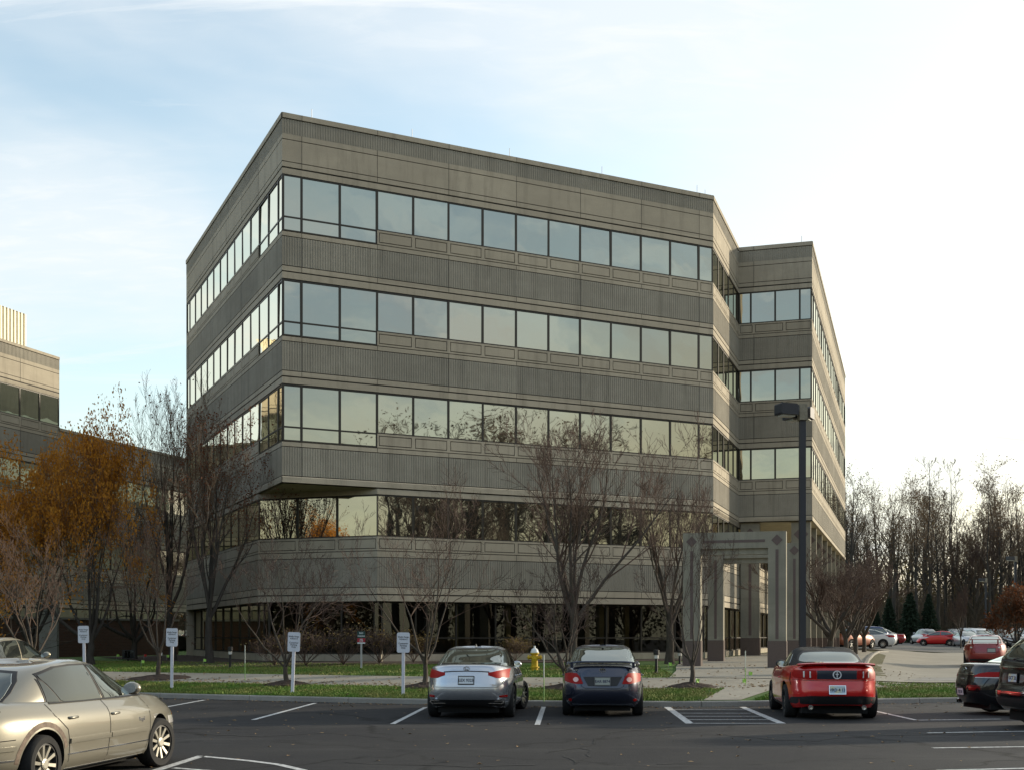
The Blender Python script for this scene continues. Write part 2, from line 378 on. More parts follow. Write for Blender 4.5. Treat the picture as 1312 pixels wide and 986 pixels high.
# terrain behind the kerb, one sheet to the horizon
def terrain():
    ds = [0.16, .6, 1.2, 2, 2.6, 3.2] + [4 + i for i in range(30)] + [36 + 3 * i for i in range(40)] + [160, 180, 200, 300, 600, 3000]
    mb = MB(); vs = []
    for d in ds:
        for x in xs: vs.append((x, kerbY(x) + d, gz(x, kerbY(x) + d)))
    n = len(xs)
    mb.add(vs, [(j * n + i, j * n + i + 1, (j + 1) * n + i + 1, (j + 1) * n + i) for j in range(len(ds) - 1) for i in range(n - 1)])
    tag(mb.build('lawn', GRASSM, smooth=True), kind='structure')
terrain()
lot = MB(); n = len(xs)
ys = [-300, -60, -20, 0, 10, 20, 25]
vs = [(x, min(y, kerbY(x)), 0) for y in ys for x in xs] + [(x, kerbY(x) + .05, 0) for x in xs]
lot.add(vs, [(j * n + i, j * n + i + 1, (j + 1) * n + i + 1, (j + 1) * n + i) for j in range(len(ys)) for i in range(n - 1)])
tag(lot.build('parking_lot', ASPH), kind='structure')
# kerb in cast lengths with joints
def kerb(pts, name, h=.13, w=.16, seg=3.0, zf=None):
    d = [0.0]
    for a, b in zip(pts[:-1], pts[1:]): d.append(d[-1] + math.hypot(b[0] - a[0], b[1] - a[1]))
    def at(t):
        for i in range(len(pts) - 1):
            if t <= d[i + 1] + 1e-9:
                q = (t - d[i]) / (d[i + 1] - d[i]); return Vector((pts[i][0] + (pts[i + 1][0] - pts[i][0]) * q, pts[i][1] + (pts[i + 1][1] - pts[i][1]) * q, 0))
        return Vector((pts[-1][0], pts[-1][1], 0))
    mb = MB(); t = 0.0
    while t < d[-1] - .3:
        t1 = min(t + seg, d[-1]); k = 3
        rows = []
        for i in range(k + 1):
            u = t + .008 + (t1 - t - .016) * i / k
            p = at(u); q = at(min(u + .02, d[-1])); g = at(max(u - .02, 0)); tn = (q - g).normalized(); nr = Vector((-tn.y, tn.x, 0))
            zb = zf(p.x, p.y) if zf else 0.0
            rows.append([p + Vector((0, 0, zb - .05)), p + nr * .02 + Vector((0, 0, zb + h - .025)), p + nr * .045 + Vector((0, 0, zb + h)), p + nr * w + Vector((0, 0, zb + h)), p + nr * w + Vector((0, 0, zb - .05))])
        vs = [v for r_ in rows for v in r_]; m5 = 5
        fs = [(i * m5 + j, (i + 1) * m5 + j, (i + 1) * m5 + j + 1, i * m5 + j + 1) for i in range(k) for j in range(4)]
        fs += [tuple(range(5)), tuple(k * 5 + j for j in range(5))[::-1]]
        mb.add(vs, fs); t = t1
    tag(mb.build(name, KERBC, fix=True), kind='structure')
kerb([(p.x, p.y) for p in KERB if -60 < p.x < 60], 'kerb')

# walkway parallel to the kerb
def off_curve(d0, x0, x1, n=40): return [(x0 + (x1 - x0) * i / n, kerbY(x0 + (x1 - x0) * i / n) + d0) for i in range(n + 1)]
drape('walkway', off_curve(2.75, -34, 16.5), off_curve(6.2, -34, 16.5), PAVEC, .012, 90, 4)
# short path from the walkway down to the kerb, beside the hatched bay
drape('ramp_path', [(G(893, 897).x, kerbY(5) + .15), (G(950, 897).x, kerbY(6) + .15)], [(G(930, 882).x - .3, kerbY(6) + 2.9), (G(990, 882).x + .3, kerbY(7) + 2.9)], PAVEC, .018, 8, 8)
# plaza in front of and below the raised wing
pl = [(4.6, 34.6), (5.2, 37.5), (5.6, 40.5), (6.6, 46), (8.9, 52.6), (11.6, 60), (20.5, 86)]
pr = [(11.5, 34.6), (12.2, 38), (13, 42), (14.8, 48), (17.5, 56), (20, 64), (28, 88)]
drape('plaza', pl, pr, PAVEC, .028, 50, 30)
# driveway and far lot
g1 = G(1122, 873.5); g2 = G(1226, 874.5)
drape('driveway', [(g1.x, g1.y), (16, g2.y), (60, g2.y + .2)], [(22.0, 84), (40, 84), (90, 84)], PAVEC, .05, 60, 40)
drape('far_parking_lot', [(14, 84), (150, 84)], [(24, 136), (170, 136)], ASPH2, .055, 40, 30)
# left edge of the driveway: a planted island kept by a curved kerb
isl = [G(1113, 868), G(1112, 856), G(1115, 847), G(1121, 840), G(1128, 836)]
isl = [(p.x, p.y) for p in isl] + [(G(1129, 834.5).x, 74), (24, 92)]
kerb(isl, 'island_kerb', h=.14, w=.16, zf=lambda x, y: gz(x, y))
drape('island_planting', [(11.9, 37.5), (13.1, 42), (15.0, 48), (17.6, 56), (20.2, 64), (23.6, 80)], [(p[0] - .15, p[1]) for p in isl[:-1]], mat('ground_cover', (.05, .075, .02), .9, noise=(.12, .08, .03), scale=6, bump=1, bscale=20), .05, 30, 6)
# light gutter slab at the mouth of the driveway
drape('gutter_slab', [tuple(G(1158, 873.2))[:2], tuple(G(1232, 873.2))[:2]], [tuple(G(1182, 869.2))[:2], tuple(G(1234, 869.2))[:2]], KERBC, .056, 6, 2)

# painted stall lines
def lines(segs, w=.105):
    mb = MB()
    for (a, b, *ww) in segs:
        wd = (ww[0] if ww else w) / 2
        p, q = atz(*a), atz(*b); t = (q - p); t.z = 0; L_ = t.length; t.normalize(); nr = Vector((-t.y, t.x, 0)) * wd; k = max(1, int(L_ / 2))
        for i in range(k):
            u = p + t * (L_ * i / k); v = p + t * (L_ * (i + 1) / k)
            mb.add([(u.x - nr.x, u.y - nr.y, .004), (v.x - nr.x, v.y - nr.y, .004), (v.x + nr.x, v.y + nr.y, .004), (u.x + nr.x, u.y + nr.y, .004)], [(0, 1, 2, 3)])
    tag(mb.build('road_markings', WHITEP), kind='structure')
lines([((205, 906.5), (262, 896)), ((324.4, 921.5), (404, 900)), ((503, 926.8), (545, 905.5)), ((688.4, 928), (696.5, 904.8)),
       ((884, 926.3), (854.5, 905), .16), ((1002, 926.2), (951, 905), .16)] +
      [((854 + (884 - 854) * f + 3, y), (951 + (1002 - 951) * f - 3, y), .09) for f, y in ((.18, 908.6), (.38, 913), (.55, 917), (.75, 921.3), (.97, 926))] +
      [((1113, 908.5), (1174, 922)), ((1174, 922), (1282, 920.5)), ((1188.4, 938.2), (1420, 934.5)), ((1195, 957.6), (1430, 954.5)), ((1201, 986.5), (1420, 981)),
       ((190, 989.5), (258.5, 967.8), .13), ((257.8, 968.2), (317.6, 973.8), .11), ((317.6, 973.8), (356.6, 978.8), .11), ((356.6, 978.8), (386, 985.6), .11), ((386, 985.6), (430, 1000), .11), ((222, 983.2), (310, 990), .1)])
# cracks in the old paving, followed with thin dark filler
def cracks(pls):
    rg = random.Random(77); mb = MB()
    for pl in pls:
        pts = [atz(*p) for p in pl]; out = []
        for a, b in zip(pts[:-1], pts[1:]):
            k = max(2, int((b - a).length / .12))
            for i in range(k): out.append(a + (b - a) * (i / k))
        out.append(pts[-1]); w0 = .03; q = Vector((0, 0, 0)); prev = None
        for i, p in enumerate(out):
            q = q * .8 + Vector((rg.gauss(0, .03), rg.gauss(0, .03), 0)); w0 = min(.06, max(.008, w0 + rg.gauss(0, .008))); c = p + q; cur = (Vector((c.x, c.y - w0, .0045)), Vector((c.x + w0 * .4, c.y + w0, .0045)))
            if prev: mb.quad(prev[0], cur[0], cur[1], prev[1])
            prev = cur
    tag(mb.build('asphalt_cracks', mat('crack_filler', (.010, .010, .010), .8)), kind='structure')
z1 = lambda l: [(840 + a / 3.859, 800 + b / 3.859) for a, b in l]; z2 = lambda l: [(520 + a / 3.859, 800 + b / 3.859) for a, b in l]
cracks([z1([(300, 540), (430, 555), (560, 568), (700, 570), (760, 575), (900, 560), (1100, 548), (1300, 540), (1700, 530)]), z1([(740, 570), (770, 600), (750, 625), (770, 650), (690, 670), (640, 680)]), z1([(0, 690), (200, 688), (450, 685), (650, 670), (850, 665), (1200, 655)]), z1([(900, 590), (1000, 600), (1150, 603), (1180, 598)]),
        z2([(670, 640), (780, 620), (870, 605), (930, 575), (1030, 530), (1130, 520), (1312, 500)]), z2([(780, 650), (830, 690), (900, 650), (870, 605)]), z2([(-300, 680), (0, 690), (300, 700), (600, 690)]), [(250, 940), (330, 943), (420, 938), (500, 945)]])
mb = MB()
for _ in range(1500):
    x = rnd.uniform(-16, 20); y = rnd.uniform(10, 29.3) if rnd.random() < .55 else kerbY(x) - abs(rnd.gauss(0, .35)) - .05
    if y > kerbY(x) - .03: continue
    s = rnd.uniform(.02, .05); a = rnd.uniform(0, 6.28); h = rnd.uniform(.006, .03)
    c, q = math.cos(a) * s, math.sin(a) * s
    mb.add([(x - c, y - q, .006), (x + q * .7, y - c * .7, h), (x + c, y + q, .008), (x - q * .7, y + c * .7, h * .7)], [(0, 1, 2, 3)])
for _ in range(2600):
    x = rnd.uniform(-22, 14); y = kerbY(x) + (2.8 + abs(rnd.gauss(0, .6)) if rnd.random() < .45 else rnd.uniform(.3, 13))
    s = rnd.uniform(.025, .06); a = rnd.uniform(0, 6.28); h = rnd.uniform(.006, .03); z = gz(x, y) + (.022 if 2.7 < y - kerbY(x) < 6.3 else .05)
    c, q = math.cos(a) * s, math.sin(a) * s
    mb.add([(x - c, y - q, z), (x + q * .7, y - c * .7, z + h), (x + c, y + q, z), (x - q * .7, y + c * .7, z + h * .7)], [(0, 1, 2, 3)])
tag(mb.build('fallen_leaves', LEAFG), 'dry brown leaves scattered over the asphalt, kerb and walkway', 'leaves', kind='stuff')
# grass blades on the lawns
GRBL = mat('grass_blades', (.095, .20, .018), .8, noise=(.19, .19, .05), scale=.9)
mb = MB()
def blades(nb, fx):
    for _ in range(nb):
        x, y = fx(); z = gz(x, y); a = rnd.uniform(0, 6.28); s = rnd.uniform(.012, .025); h = rnd.uniform(.03, .075)
        mb.add([(x - math.cos(a) * s, y - math.sin(a) * s, z), (x + math.cos(a) * s, y + math.sin(a) * s, z), (x + rnd.gauss(0, .02), y + rnd.gauss(0, .02), z + h)], [(0, 1, 2)])
def _f1():
    while True:
        x = rnd.uniform(-17, 15.5); y = kerbY(x) + rnd.uniform(.18, 2.72)
        if not (4.2 < x < 7.4): return x, y
def _f2():
    while True:
        x = rnd.uniform(-20, 6.5); d = rnd.uniform(6.3, 13); y = kerbY(x) + d
        if x > 4.9 and y > 34.4: continue
        return x, y
def _f3():
    x = rnd.uniform(10.5, 20); return x, kerbY(x) + rnd.uniform(.18, 5.0)
def _f4():
    while True:
        x = rnd.uniform(4.2, 7.4); y = kerbY(x) + rnd.uniform(.18, 2.6); d = y - kerbY(x)
        if x > 5.75 + .56 * d or x < 4.55 + .4 * d: return x, y
blades(70000, _f1); blades(45000, _f2); blades(16000, _f3); blades(6000, _f4)
tag(mb.build('grass', GRBL), 'short green grass of the lawn strips behind the kerb', 'grass', kind='stuff')
# ------------------------------------------------------------------ office building
TH = R(25.6); PX0 = Vector((-8.67, 44.7, 0)); MOD = 1.51
def dirv(a): return Vector((math.cos(a), math.sin(a), 0))
A = PX0; Bp = A + dirv(TH) * 19.63; Cp = Bp + dirv(TH + R(45)) * 7.55; Dp = Cp + dirv(R(-16)) * 3.62
Ep = Dp + (Vector((25.26, 89.8, 0)) - Dp); Fp = A + dirv(TH + R(90)) * 19.63
G2 = Fp + dirv(TH) * 16; G1 = Ep + dirv(TH + R(135)) * 20
P1 = A + dirv(TH) * 3.775; P2 = A + dirv(TH + R(90)) * 3.775
ZT = 21.44
def seg_frame(p, q):
    d = q - p; return math.atan2(d.y, d.x), d.length

def ribbed(mb, s0, s1, z0, z1, mi=1, pitch=.1, dep=.016):
    n = max(1, int(round((s1 - s0) / pitch))); p = (s1 - s0) / n
    xs_ = []; 
    for i in range(n):
        x = s0 + i * p
        xs_ += [(x, -.004), (x + p * .5, -.004), (x + p * .58, dep - .004), (x + p * .92, dep - .004)]
    xs_.append((s1, -.004))
    vs = [(x, y, z0) for x, y in xs_] + [(x, y, z1) for x, y in xs_]; k = len(xs_)
    mb.add(vs, [(i, i + 1, k + i + 1, k + i) for i in range(k - 1)], mi)
def prof_strip(mb, s0, s1, pr, mi=0):
    """pr: list of (z, y) from the bottom up; y>0 is into the wall"""
    k = len(pr)
    mb.add([(s0, y, z) for z, y in pr] + [(s1, y, z) for z, y in pr], [(i, k + i, k + i + 1, i + 1) for i in range(k - 1)], mi)
def vjoint(mb, s, z0, z1, w=.018):
    mb.quad((s - w / 2, -.0075, z0), (s + w / 2, -.0075, z0), (s + w / 2, -.0075, z1), (s - w / 2, -.0075, z1), 2)
def inset_panel(mb, s0, s1, z0, z1, g=.07):
    def ring(a, b, ya, yb, mi=0):
        for (p, q, r_, t) in (((a[0], a[2]), (a[1], a[2]), (b[1], b[2]), (b[0], b[2])), ((a[1], a[2]), (a[1], a[3]), (b[1], b[3]), (b[1], b[2])), ((a[1], a[3]), (a[0], a[3]), (b[0], b[3]), (b[1], b[3])), ((a[0], a[3]), (a[0], a[2]), (b[0], b[2]), (b[0], b[3]))):
            mb.quad((p[0], ya, p[1]), (q[0], ya, q[1]), (r_[0], yb, r_[1]), (t[0], yb, t[1]), mi)
    def ins(a, d): return (a[0] + d, a[1] - d, a[2] + d, a[3] - d)
    R0 = (s0, s1, z0, z1); R1 = ins(R0, g); R2 = ins(R1, .006); R3 = ins(R2, .02); R4 = ins(R3, .006)
    ring(R0, R1, 0, 0); ring(R1, R2, 0, .03); ring(R2, R3, .03, .03, 2); ring(R3, R4, .03, 0)
    mb.quad((R4[0], 0, R4[2]), (R4[1], 0, R4[2]), (R4[1], 0, R4[3]), (R4[0], 0, R4[3]))
REC = .10
def band(mb, L, T, joints, low=(), bottom=False, full=True, s_start=0.0):
    """wall zone below the window strip whose head is at T, down to the head of the next strip. low: (s0,s1) ranges with dropped glazing"""
    zb = T - 3.94
    if full:
        # inset panels under the regular windows
        s = s_start; edges = [s_start] + [j for j in MODS(L) if j > s_start + .01 and j < L - .01] + [L]
        for a, b in zip(edges[:-1], edges[1:]):
            if any(a >= l0 - .01 and b <= l1 + .01 for l0, l1 in low): continue
            inset_panel(mb, a, b, T - 2.14, T - 1.60)
            mb.quad((a, 0, T - 1.60), (b, 0, T - 1.60), (b, REC, T - 1.57), (a, REC, T - 1.57))
        for l0, l1 in low:
            mb.quad((l0, 0, T - 2.14), (l1, 0, T - 2.14), (l1, REC, T - 2.12), (l0, REC, T - 2.12))
            if l1 < L - .1: mb.quad((l1, 0, T - 2.14), (l1, REC, T - 2.14), (l1, REC, T - 1.6), (l1, 0, T - 1.6))
            if l0 > s_start + .1: mb.quad((l0, REC, T - 2.14), (l0, 0, T - 2.14), (l0, 0, T - 1.6), (l0, REC, T - 1.6))
    g = .035
    if not bottom:
        prof_strip(mb, s_start, L, [(zb, REC), (zb, .0), (T - 3.70, 0)])
        prof_strip(mb, s_start, L, [(T - 3.70, g), (T - 3.65, g)], 2); prof_strip(mb, s_start, L, [(T - 3.70, 0), (T - 3.70, g)]); prof_strip(mb, s_start, L, [(T - 3.65, g), (T - 3.65, 0), (T - 3.47, 0)])
    else:
        prof_strip(mb, s_start, L, [(T - 3.70, .6), (T - 3.70, -.02), (T - 3.50, -.02), (T - 3.47, 0)])
    prof_strip(mb, s_start, L, [(T - 3.47, 0), (T - 3.47, g), ]); prof_strip(mb, s_start, L, [(T - 3.47, g), (T - 3.44, g)], 2); 
    ribbed(mb, s_start, L, T - 3.44, T - 2.36)
    prof_strip(mb, s_start, L, [(T - 2.36, g), (T - 2.33, g)], 2)
    prof_strip(mb, s_start, L, [(T - 2.33, g), (T - 2.33, 0), (T - 2.17, 0), (T - 2.17, g)]); prof_strip(mb, s_start, L, [(T - 2.17, g), (T - 2.14, g)], 2); prof_strip(mb, s_start, L, [(T - 2.14, g), (T - 2.14, 0)])
    for i, s in enumerate(joints):
        if s < s_start + .05 or s > L - .05: continue
        vjoint(mb, s, T - 2.33, T - 2.17); vjoint(mb, s, T - 3.65, T - 3.47)
        if i % 2 == 1:
            mb.quad((s - .012, -.0075, T - 3.44), (s + .012, -.0075, T - 3.44), (s + .012, -.0075, T - 2.36), (s - .012, -.0075, T - 2.36), 2)
def parapet(mb, L, T, joints, top, s_start=0.0):
    g = .035; h = top
    prof_strip(mb, s_start, L, [(T - .0, REC), (T, 0), (T + .22, 0), (T + .22, g)]); prof_strip(mb, s_start, L, [(T + .22, g), (T + .28, g)], 2)
    prof_strip(mb, s_start, L, [(T + .28, g), (T + .28, 0), (T + .46, 0), (T + .46, g)]); prof_strip(mb, s_start, L, [(T + .46, g), (T + .49, g)], 2)
    prof_strip(mb, s_start, L, [(T + .49, g), (T + .49, 0), (T + 1.30, 0), (T + 1.30, g)]); prof_strip(mb, s_start, L, [(T + 1.30, g), (T + 1.33, g)], 2)
    prof_strip(mb, s_start, L, [(T + 1.33, g), (T + 1.33, 0), (T + 1.53, 0)]); prof_strip(mb, s_start, L, [(T + 1.53, 0), (T + 1.53, .03)])
    ribbed(mb, s_start, L, T + 1.53, T + 2.08)
    prof_strip(mb, s_start, L, [(T + 2.08, .02), (T + 2.11, .02)], 2)
    prof_strip(mb, s_start, L, [(T + 2.11, .02), (T + 2.11, -.035), (h, -.035), (h, .45), (h - .6, .45)])
    for s in joints:
        if s < s_start + .05 or s > L - .05: continue
        vjoint(mb, s, T + .28, T + 1.53); mb.quad((s - .01, -.0385, T + 2.11), (s + .01, -.0385, T + 2.11), (s + .01, -.0385, h), (s - .01, -.0385, h), 2)
def MODS(L): return [.755 + MOD * i for i in range(int((L - .755) / MOD + .51) + 1)]

_wm = {}
def window_meshes(w, h, tr):
    """frame mesh and pane mesh of one glazing bay, local x 0..w, z 0..h; tr = height of a lower transom light or 0"""
    k = (round(w, 3), round(h, 3), round(tr, 3))
    if k in _wm: return _wm[k]
    f = MB(); m = .045
    f.box(0, m, .0, .06, 0, h); f.box(w - m, w, .0, .06, 0, h); f.box(m, w - m, .008, .06, 0, .055); f.box(m, w - m, .008, .06, h - .065, h)
    if tr: f.box(m, w - m, .008, .06, tr - .03, tr + .03)
    p = MB()
    y = .028
    if tr:
        p.quad((m, y, .055), (w - m, y, .055), (w - m, y, tr - .03), (m, y, tr - .03)); p.quad((m, y, tr + .03), (w - m, y, tr + .03), (w - m, y, h - .065), (m, y, h - .065))
    else: p.quad((m, y, .055), (w - m, y, .055), (w - m, y, h - .065), (m, y, h - .065))
    _wm[k] = (f.mesh('window', BRONZE), p.mesh('pane', GLASS)); return _wm[k]

def put_window(root, p, ang, s, z, w, h, tr, stuff=None, jit=True, glass=None):
    loc = p + dirv(ang) * s; n = dirv(ang + R(90)) * .02
    if stuff is None:
        fm, pm = window_meshes(w, h, tr)
        o = link('window', fm, root, loc + n + Vector((0, 0, z)), ang)
        q = link('pane', pm, o)
        q.rotation_euler = (rnd.gauss(0, .004), 0, rnd.gauss(0, .004)) if jit else (0, 0, 0)
        if glass: q.data = q.data.copy(); q.data.materials[0] = glass
    else:
        fm, pm = window_meshes(w, h, tr)
        M = Matrix.Translation(loc + n + Vector((0, 0, z))) @ Matrix.Rotation(ang, 4, 'Z')
        for me, mi in ((fm, 0), (pm, 1)):
            M2 = M @ Matrix.Rotation(rnd.gauss(0, .003), 4, 'Z') if mi else M
            stuff.add([M2 @ v.co for v in me.vertices], [tuple(pl_.vertices) for pl_ in me.polygons], mi)

def facade(root, p, q, Ts, low=(), wstuff=None, n_own=99, top=ZT, s4=None, joff=3.775, parp=True, custom=None, name='wall', last=True):
    ang, L = seg_frame(p, q)
    mods = custom if custom else MODS(L)
    joints = [joff + 2 * MOD * i for i in range(-2, int(L / 3) + 3)]
    mb = MB()
    for k, T in enumerate(Ts):
        band(mb, L, T, joints, low, bottom=(k == len(Ts) - 1 and last))
        edges = [0.0] + [m for m in mods if .05 < m < L - .05] + [L]
        for i, (a, b) in enumerate(zip(edges[:-1], edges[1:])):
            lw = any(a >= l0 - .01 and b <= l1 + .01 for l0, l1 in low)
            idx = i if n_own > 0 else len(edges) - 2 - i
            own = idx < abs(n_own)
            z = T - 2.14 if lw else T - 1.60; h = 2.14 if lw else 1.60
            put_window(root, p, ang, a, z, b - a, h, .54 if lw else 0, None if own else wstuff)
    if parp: parapet(mb, L, Ts[0], joints, top)
    o = mb.build(name, [CONC, RIBC, JOINT], root, loc=p, rz=ang)
    return o

bld = thing('office_building', (0, 0, 0), 0, 'five storey precast concrete office block with ribbon windows and a raised corner wing', 'building')
TS = [19.14, 15.18, 11.22]
ws = MB()
LOW = [(0, 3.775)]
facade(bld, A, Bp, TS, LOW)
facade(bld, Fp, A, TS, [(19.63 - 3.775, 19.63)], wstuff=ws, n_own=-7, joff=19.63 - 3.775 - 4 * MOD * 2)
facade(bld, Bp, Cp, TS, (), wstuff=ws, n_own=0, custom=[MOD * i for i in range(1, 5)], last=False)
facade(bld, Cp, Dp, TS, (), custom=[.60, 1.81, 3.02])
_, LDE = seg_frame(Dp, Ep); nn = 21
facade(bld, Dp, Ep, TS, (), wstuff=ws, n_own=0, custom=[LDE * i / nn for i in range(1, nn)])
# plain rear walls
mb = MB()
for p, q in ((Ep, G1), (G1, G2), (G2, Fp)):
    mb.quad((p.x, p.y, .3), (q.x, q.y, .3), (q.x, q.y, ZT), (p.x, p.y, ZT))
for k, (p, q) in enumerate(((Ep, G1), (G1, G2), (G2, Fp))):
    d = (q - p).normalized(); n_ = Vector((d.y, -d.x, 0)) * .01
    for T in TS + [7.26]:
        mb.quad(*[(v.x + n_.x, v.y + n_.y, z) for v, z in ((p, T - 1.6), (q, T - 1.6), (q, T), (p, T))], 1)
mb.build('rear_wall', [CONC, GLASS], bld)
# roof and soffit
mb = MB(); poly = [A, Bp, Cp, Dp, Ep, G1, G2, Fp]
def inset(poly, d):
    out = []
    for i in range(len(poly)):
        a, b, c = poly[i - 1], poly[i], poly[(i + 1) % len(poly)]
        d1 = (b - a).normalized(); d2 = (c - b).normalized(); n1 = Vector((-d1.y, d1.x, 0)); n2 = Vector((-d2.y, d2.x, 0))
        m = (n1 + n2); m = m / max(m.dot(n1), .3); out.append(b + m * d)
    return out
pi_ = inset(poly, .42)
mb.add([(v.x, v.y, ZT - .5) for v in pi_], [tuple(range(len(pi_)))])
mb.build('roof', ROOFM, bld)
mb = MB()
mb.add([(v.x, v.y, 7.47) for v in inset([A, Bp, Cp, Dp, Ep, G1, G2, Fp], .05)], [tuple(range(8))[::-1]])
mb.build('soffit', SOFFIT, bld)
for s in (1.2, 5.3, 9.6, 14.0, 18.9): 
    p = A + dirv(TH) * s + dirv(TH + R(90)) * .2
    m_ = MB(); m_.tube([(0, 0, 0), (0, 0, .42)], .013, 5); m_.build('lightning_rod', STEEL, bld, loc=(p.x, p.y, ZT))
for p in (Dp + Vector((-.4, .5, 0)), Bp + Vector((-.3, .4, 0))):
    m_ = MB(); m_.tube([(0, 0, 0), (0, 0, .42)], .013, 5); m_.build('lightning_rod', STEEL, bld, loc=(p.x, p.y, ZT))

# second storey and lobby: plan with the corner cut off
T4 = 7.26
Cext = Bp + dirv(TH + R(45)) * 33.0
def lower(p, q, custom=None, own=True, joff=0.0, head=True):
    ang, L = seg_frame(p, q); mb = MB()
    mods = custom if custom is not None else [MOD * i for i in range(1, int(L / MOD + .3))]
    g = .035
    if head: prof_strip(mb, 0, L, [(T4, REC), (T4, 0), (7.47, 0)])
    edges = [0.0] + [m for m in mods if .05 < m < L - .05] + [L]
    T = T4
    for a, b in zip(edges[:-1], edges[1:]):
        inset_panel(mb, a, b, T - 2.20, T - 1.66); mb.quad((a, 0, T - 1.66), (b, 0, T - 1.66), (b, REC, T - 1.63), (a, REC, T - 1.63))
        put_window(bld, p, ang, a, T - 1.66, b - a, 1.66, 0, None if own else ws)
    prof_strip(mb, 0, L, [(T - 2.20, 0), (T - 2.20, g)]); prof_strip(mb, 0, L, [(T - 2.20, g), (T - 2.23, g)], 2); prof_strip(mb, 0, L, [(T - 2.45, 0), (T - 2.23, 0), (T - 2.23, g)])
    prof_strip(mb, 0, L, [(T - 2.48, g), (T - 2.45, g)], 2)
    ribbed(mb, 0, L, T - 3.62, T - 2.48)
    prof_strip(mb, 0, L, [(T - 3.65, g), (T - 3.62, g)], 2)
    prof_strip(mb, 0, L, [(T - 3.90, g), (T - 3.90, 0), (T - 3.65, 0), (T - 3.65, g)]); prof_strip(mb, 0, L, [(T - 3.95, g), (T - 3.90, g)], 2)
    prof_strip(mb, 0, L, [(T - 4.18, .5), (T - 4.18, 0), (T - 3.95, 0), (T - 3.95, g)])
    for i in range(0, int(L / 3.02) + 1):
        s = joff + i * 2 * MOD
        if .05 < s < L - .05: vjoint(mb, s, T - 2.45, T - 2.23); vjoint(mb, s, T - 3.9, T - 3.65)
    mb.build('spandrel', [CONC, RIBC, JOINT], bld, loc=p, rz=ang)
    # low base wall
    b_ = MB(); b_.box(0, L, .34, .6, .2, .98); b_.build('base_wall', CONC, bld, loc=p, rz=ang)
def lobby(p, q, nb, own=True):
    ang, L = seg_frame(p, q); w = L / nb; z0, h = .98, 2.10
    f = MB(); m = .035; f.box(0, m, 0, .1, 0, h); f.box(w - m, w, 0, .1, 0, h); f.box(m, w - m, .01, .1, 0, .06); f.box(m, w - m, .01, .1, h - .06, h); f.box(m, w - m, .01, .1, .62, .68)
    g = MB(); g.quad((m, .05, .06), (w - m, .05, .06), (w - m, .05, h - .06), (m, .05, h - .06))
    if own: fm, gm = f.mesh('lobby_window', BRONZE), g.mesh('pane', LOBBYG)
    for i in range(nb):
        loc = p + dirv(ang) * (w * i) + dirv(ang + R(90)) * .40 + Vector((0, 0, z0))
        if own: o = link('lobby_window', fm, bld, loc, ang); link('pane', gm, o)
        else:
            M = Matrix.Translation(loc) @ Matrix.Rotation(ang, 4, 'Z'); ws.add([M @ Vector(v) for v in f.v], f.f, 0); ws.add([M @ Vector(v) for v in g.v], g.f, 1)
lower(P2, P1, custom=[1.78, 3.56], joff=9)
lower(P1, Bp, joff=3.02)
lower(Fp, P2, own=False)
lower(Bp, Cext, own=False, joff=.0)
lobby(P2, P1, 3); lobby(P1, Bp, 9); lobby(Fp, P2, 9, False); lobby(Bp, Cext, 18, False)
ow = ws.build('window', [BRONZE, GLASS, LOBBYG], bld); tag(ow, kind='stuff')
# lobby floor, inner wall, columns and blinds seen through the dark glass
mb = MB()
inn = [P2, P1, Bp, Cext, G2, Fp]
mb.add([(v.x, v.y, .74) for v in inset(inn, .55)], [tuple(range(6))]); mb.add([(v.x, v.y, 3.04) for v in inset(inn, .3)], [tuple(range(6))])
for p, q in ((P2, P1), (P1, Bp), (Bp, Cext)):
    i1 = inset([P2, P1, Bp, Cext, G2, Fp], 5.0)
ii = inset(inn, 4.5)
for a, b in ((ii[5], ii[0]), (ii[0], ii[1]), (ii[1], ii[2]), (ii[2], ii[3])): mb.quad((a.x, a.y, .74), (b.x, b.y, .74), (b.x, b.y, 3.04), (a.x, a.y, 3.04))
mb.build('lobby_room', DARKIN, bld)
for s in (5.2, 7.6, 8.6, 12.1, 13.4, 15.8, 17.2):
    p = P1 + dirv(TH) * (s - 1.5) + dirv(TH + R(90)) * 1.0
    m_ = MB(); m_.box(-.11, .11, -.11, .11, .75, 3.03); m_.build('interior_column', BLIND, bld, loc=p, rz=TH)
# columns that carry the raised wing
def column(p, ang, w=.95, d=.55, top=7.46, diamond=True):
    root_ = MB(); root_.box(-w / 2, w / 2, -d / 2, d / 2, 1.62, top)
    root_.box(-.07, .07, -d / 2 - .012, -d / 2 + .02, 1.75, top - 1.25, 1)
    if diamond:
        c = top - .62; r_ = .36; y0, y1 = -d / 2 - .012, -d / 2 + .02
        root_.add([(0, y0, c - r_), (r_, y0, c), (0, y0, c + r_), (-r_, y0, c), (0, y1, c - r_), (r_, y1, c), (0, y1, c + r_), (-r_, y1, c)], [(0, 1, 2, 3), (0, 4, 5, 1), (1, 5, 6, 2), (2, 6, 7, 3), (3, 7, 4, 0)], 1)
    o = root_.build('column', [PSTONE, INLAY], bld, loc=(p.x, p.y, 0), rz=ang)
    b_ = MB(); b_.box(-w / 2 - .015, w / 2 + .015, -d / 2 - .015, d / 2 + .015, gz(p.x, p.y) - .1, 1.62); b_.build('plinth', GRANITE, o)
cdir = R(-16)
column(Cp + dirv(cdir) * .55 + dirv(cdir + R(90)) * .45, cdir)
column(Dp + dirv(cdir) * -.55 + dirv(cdir + R(90)) * .45, cdir)
dde = (Ep - Dp).normalized()
for i in range(1, 8): column(Dp + dde * (4.35 * i) + Vector((-dde.y, dde.x, 0)) * .5, cdir, .8, .5)

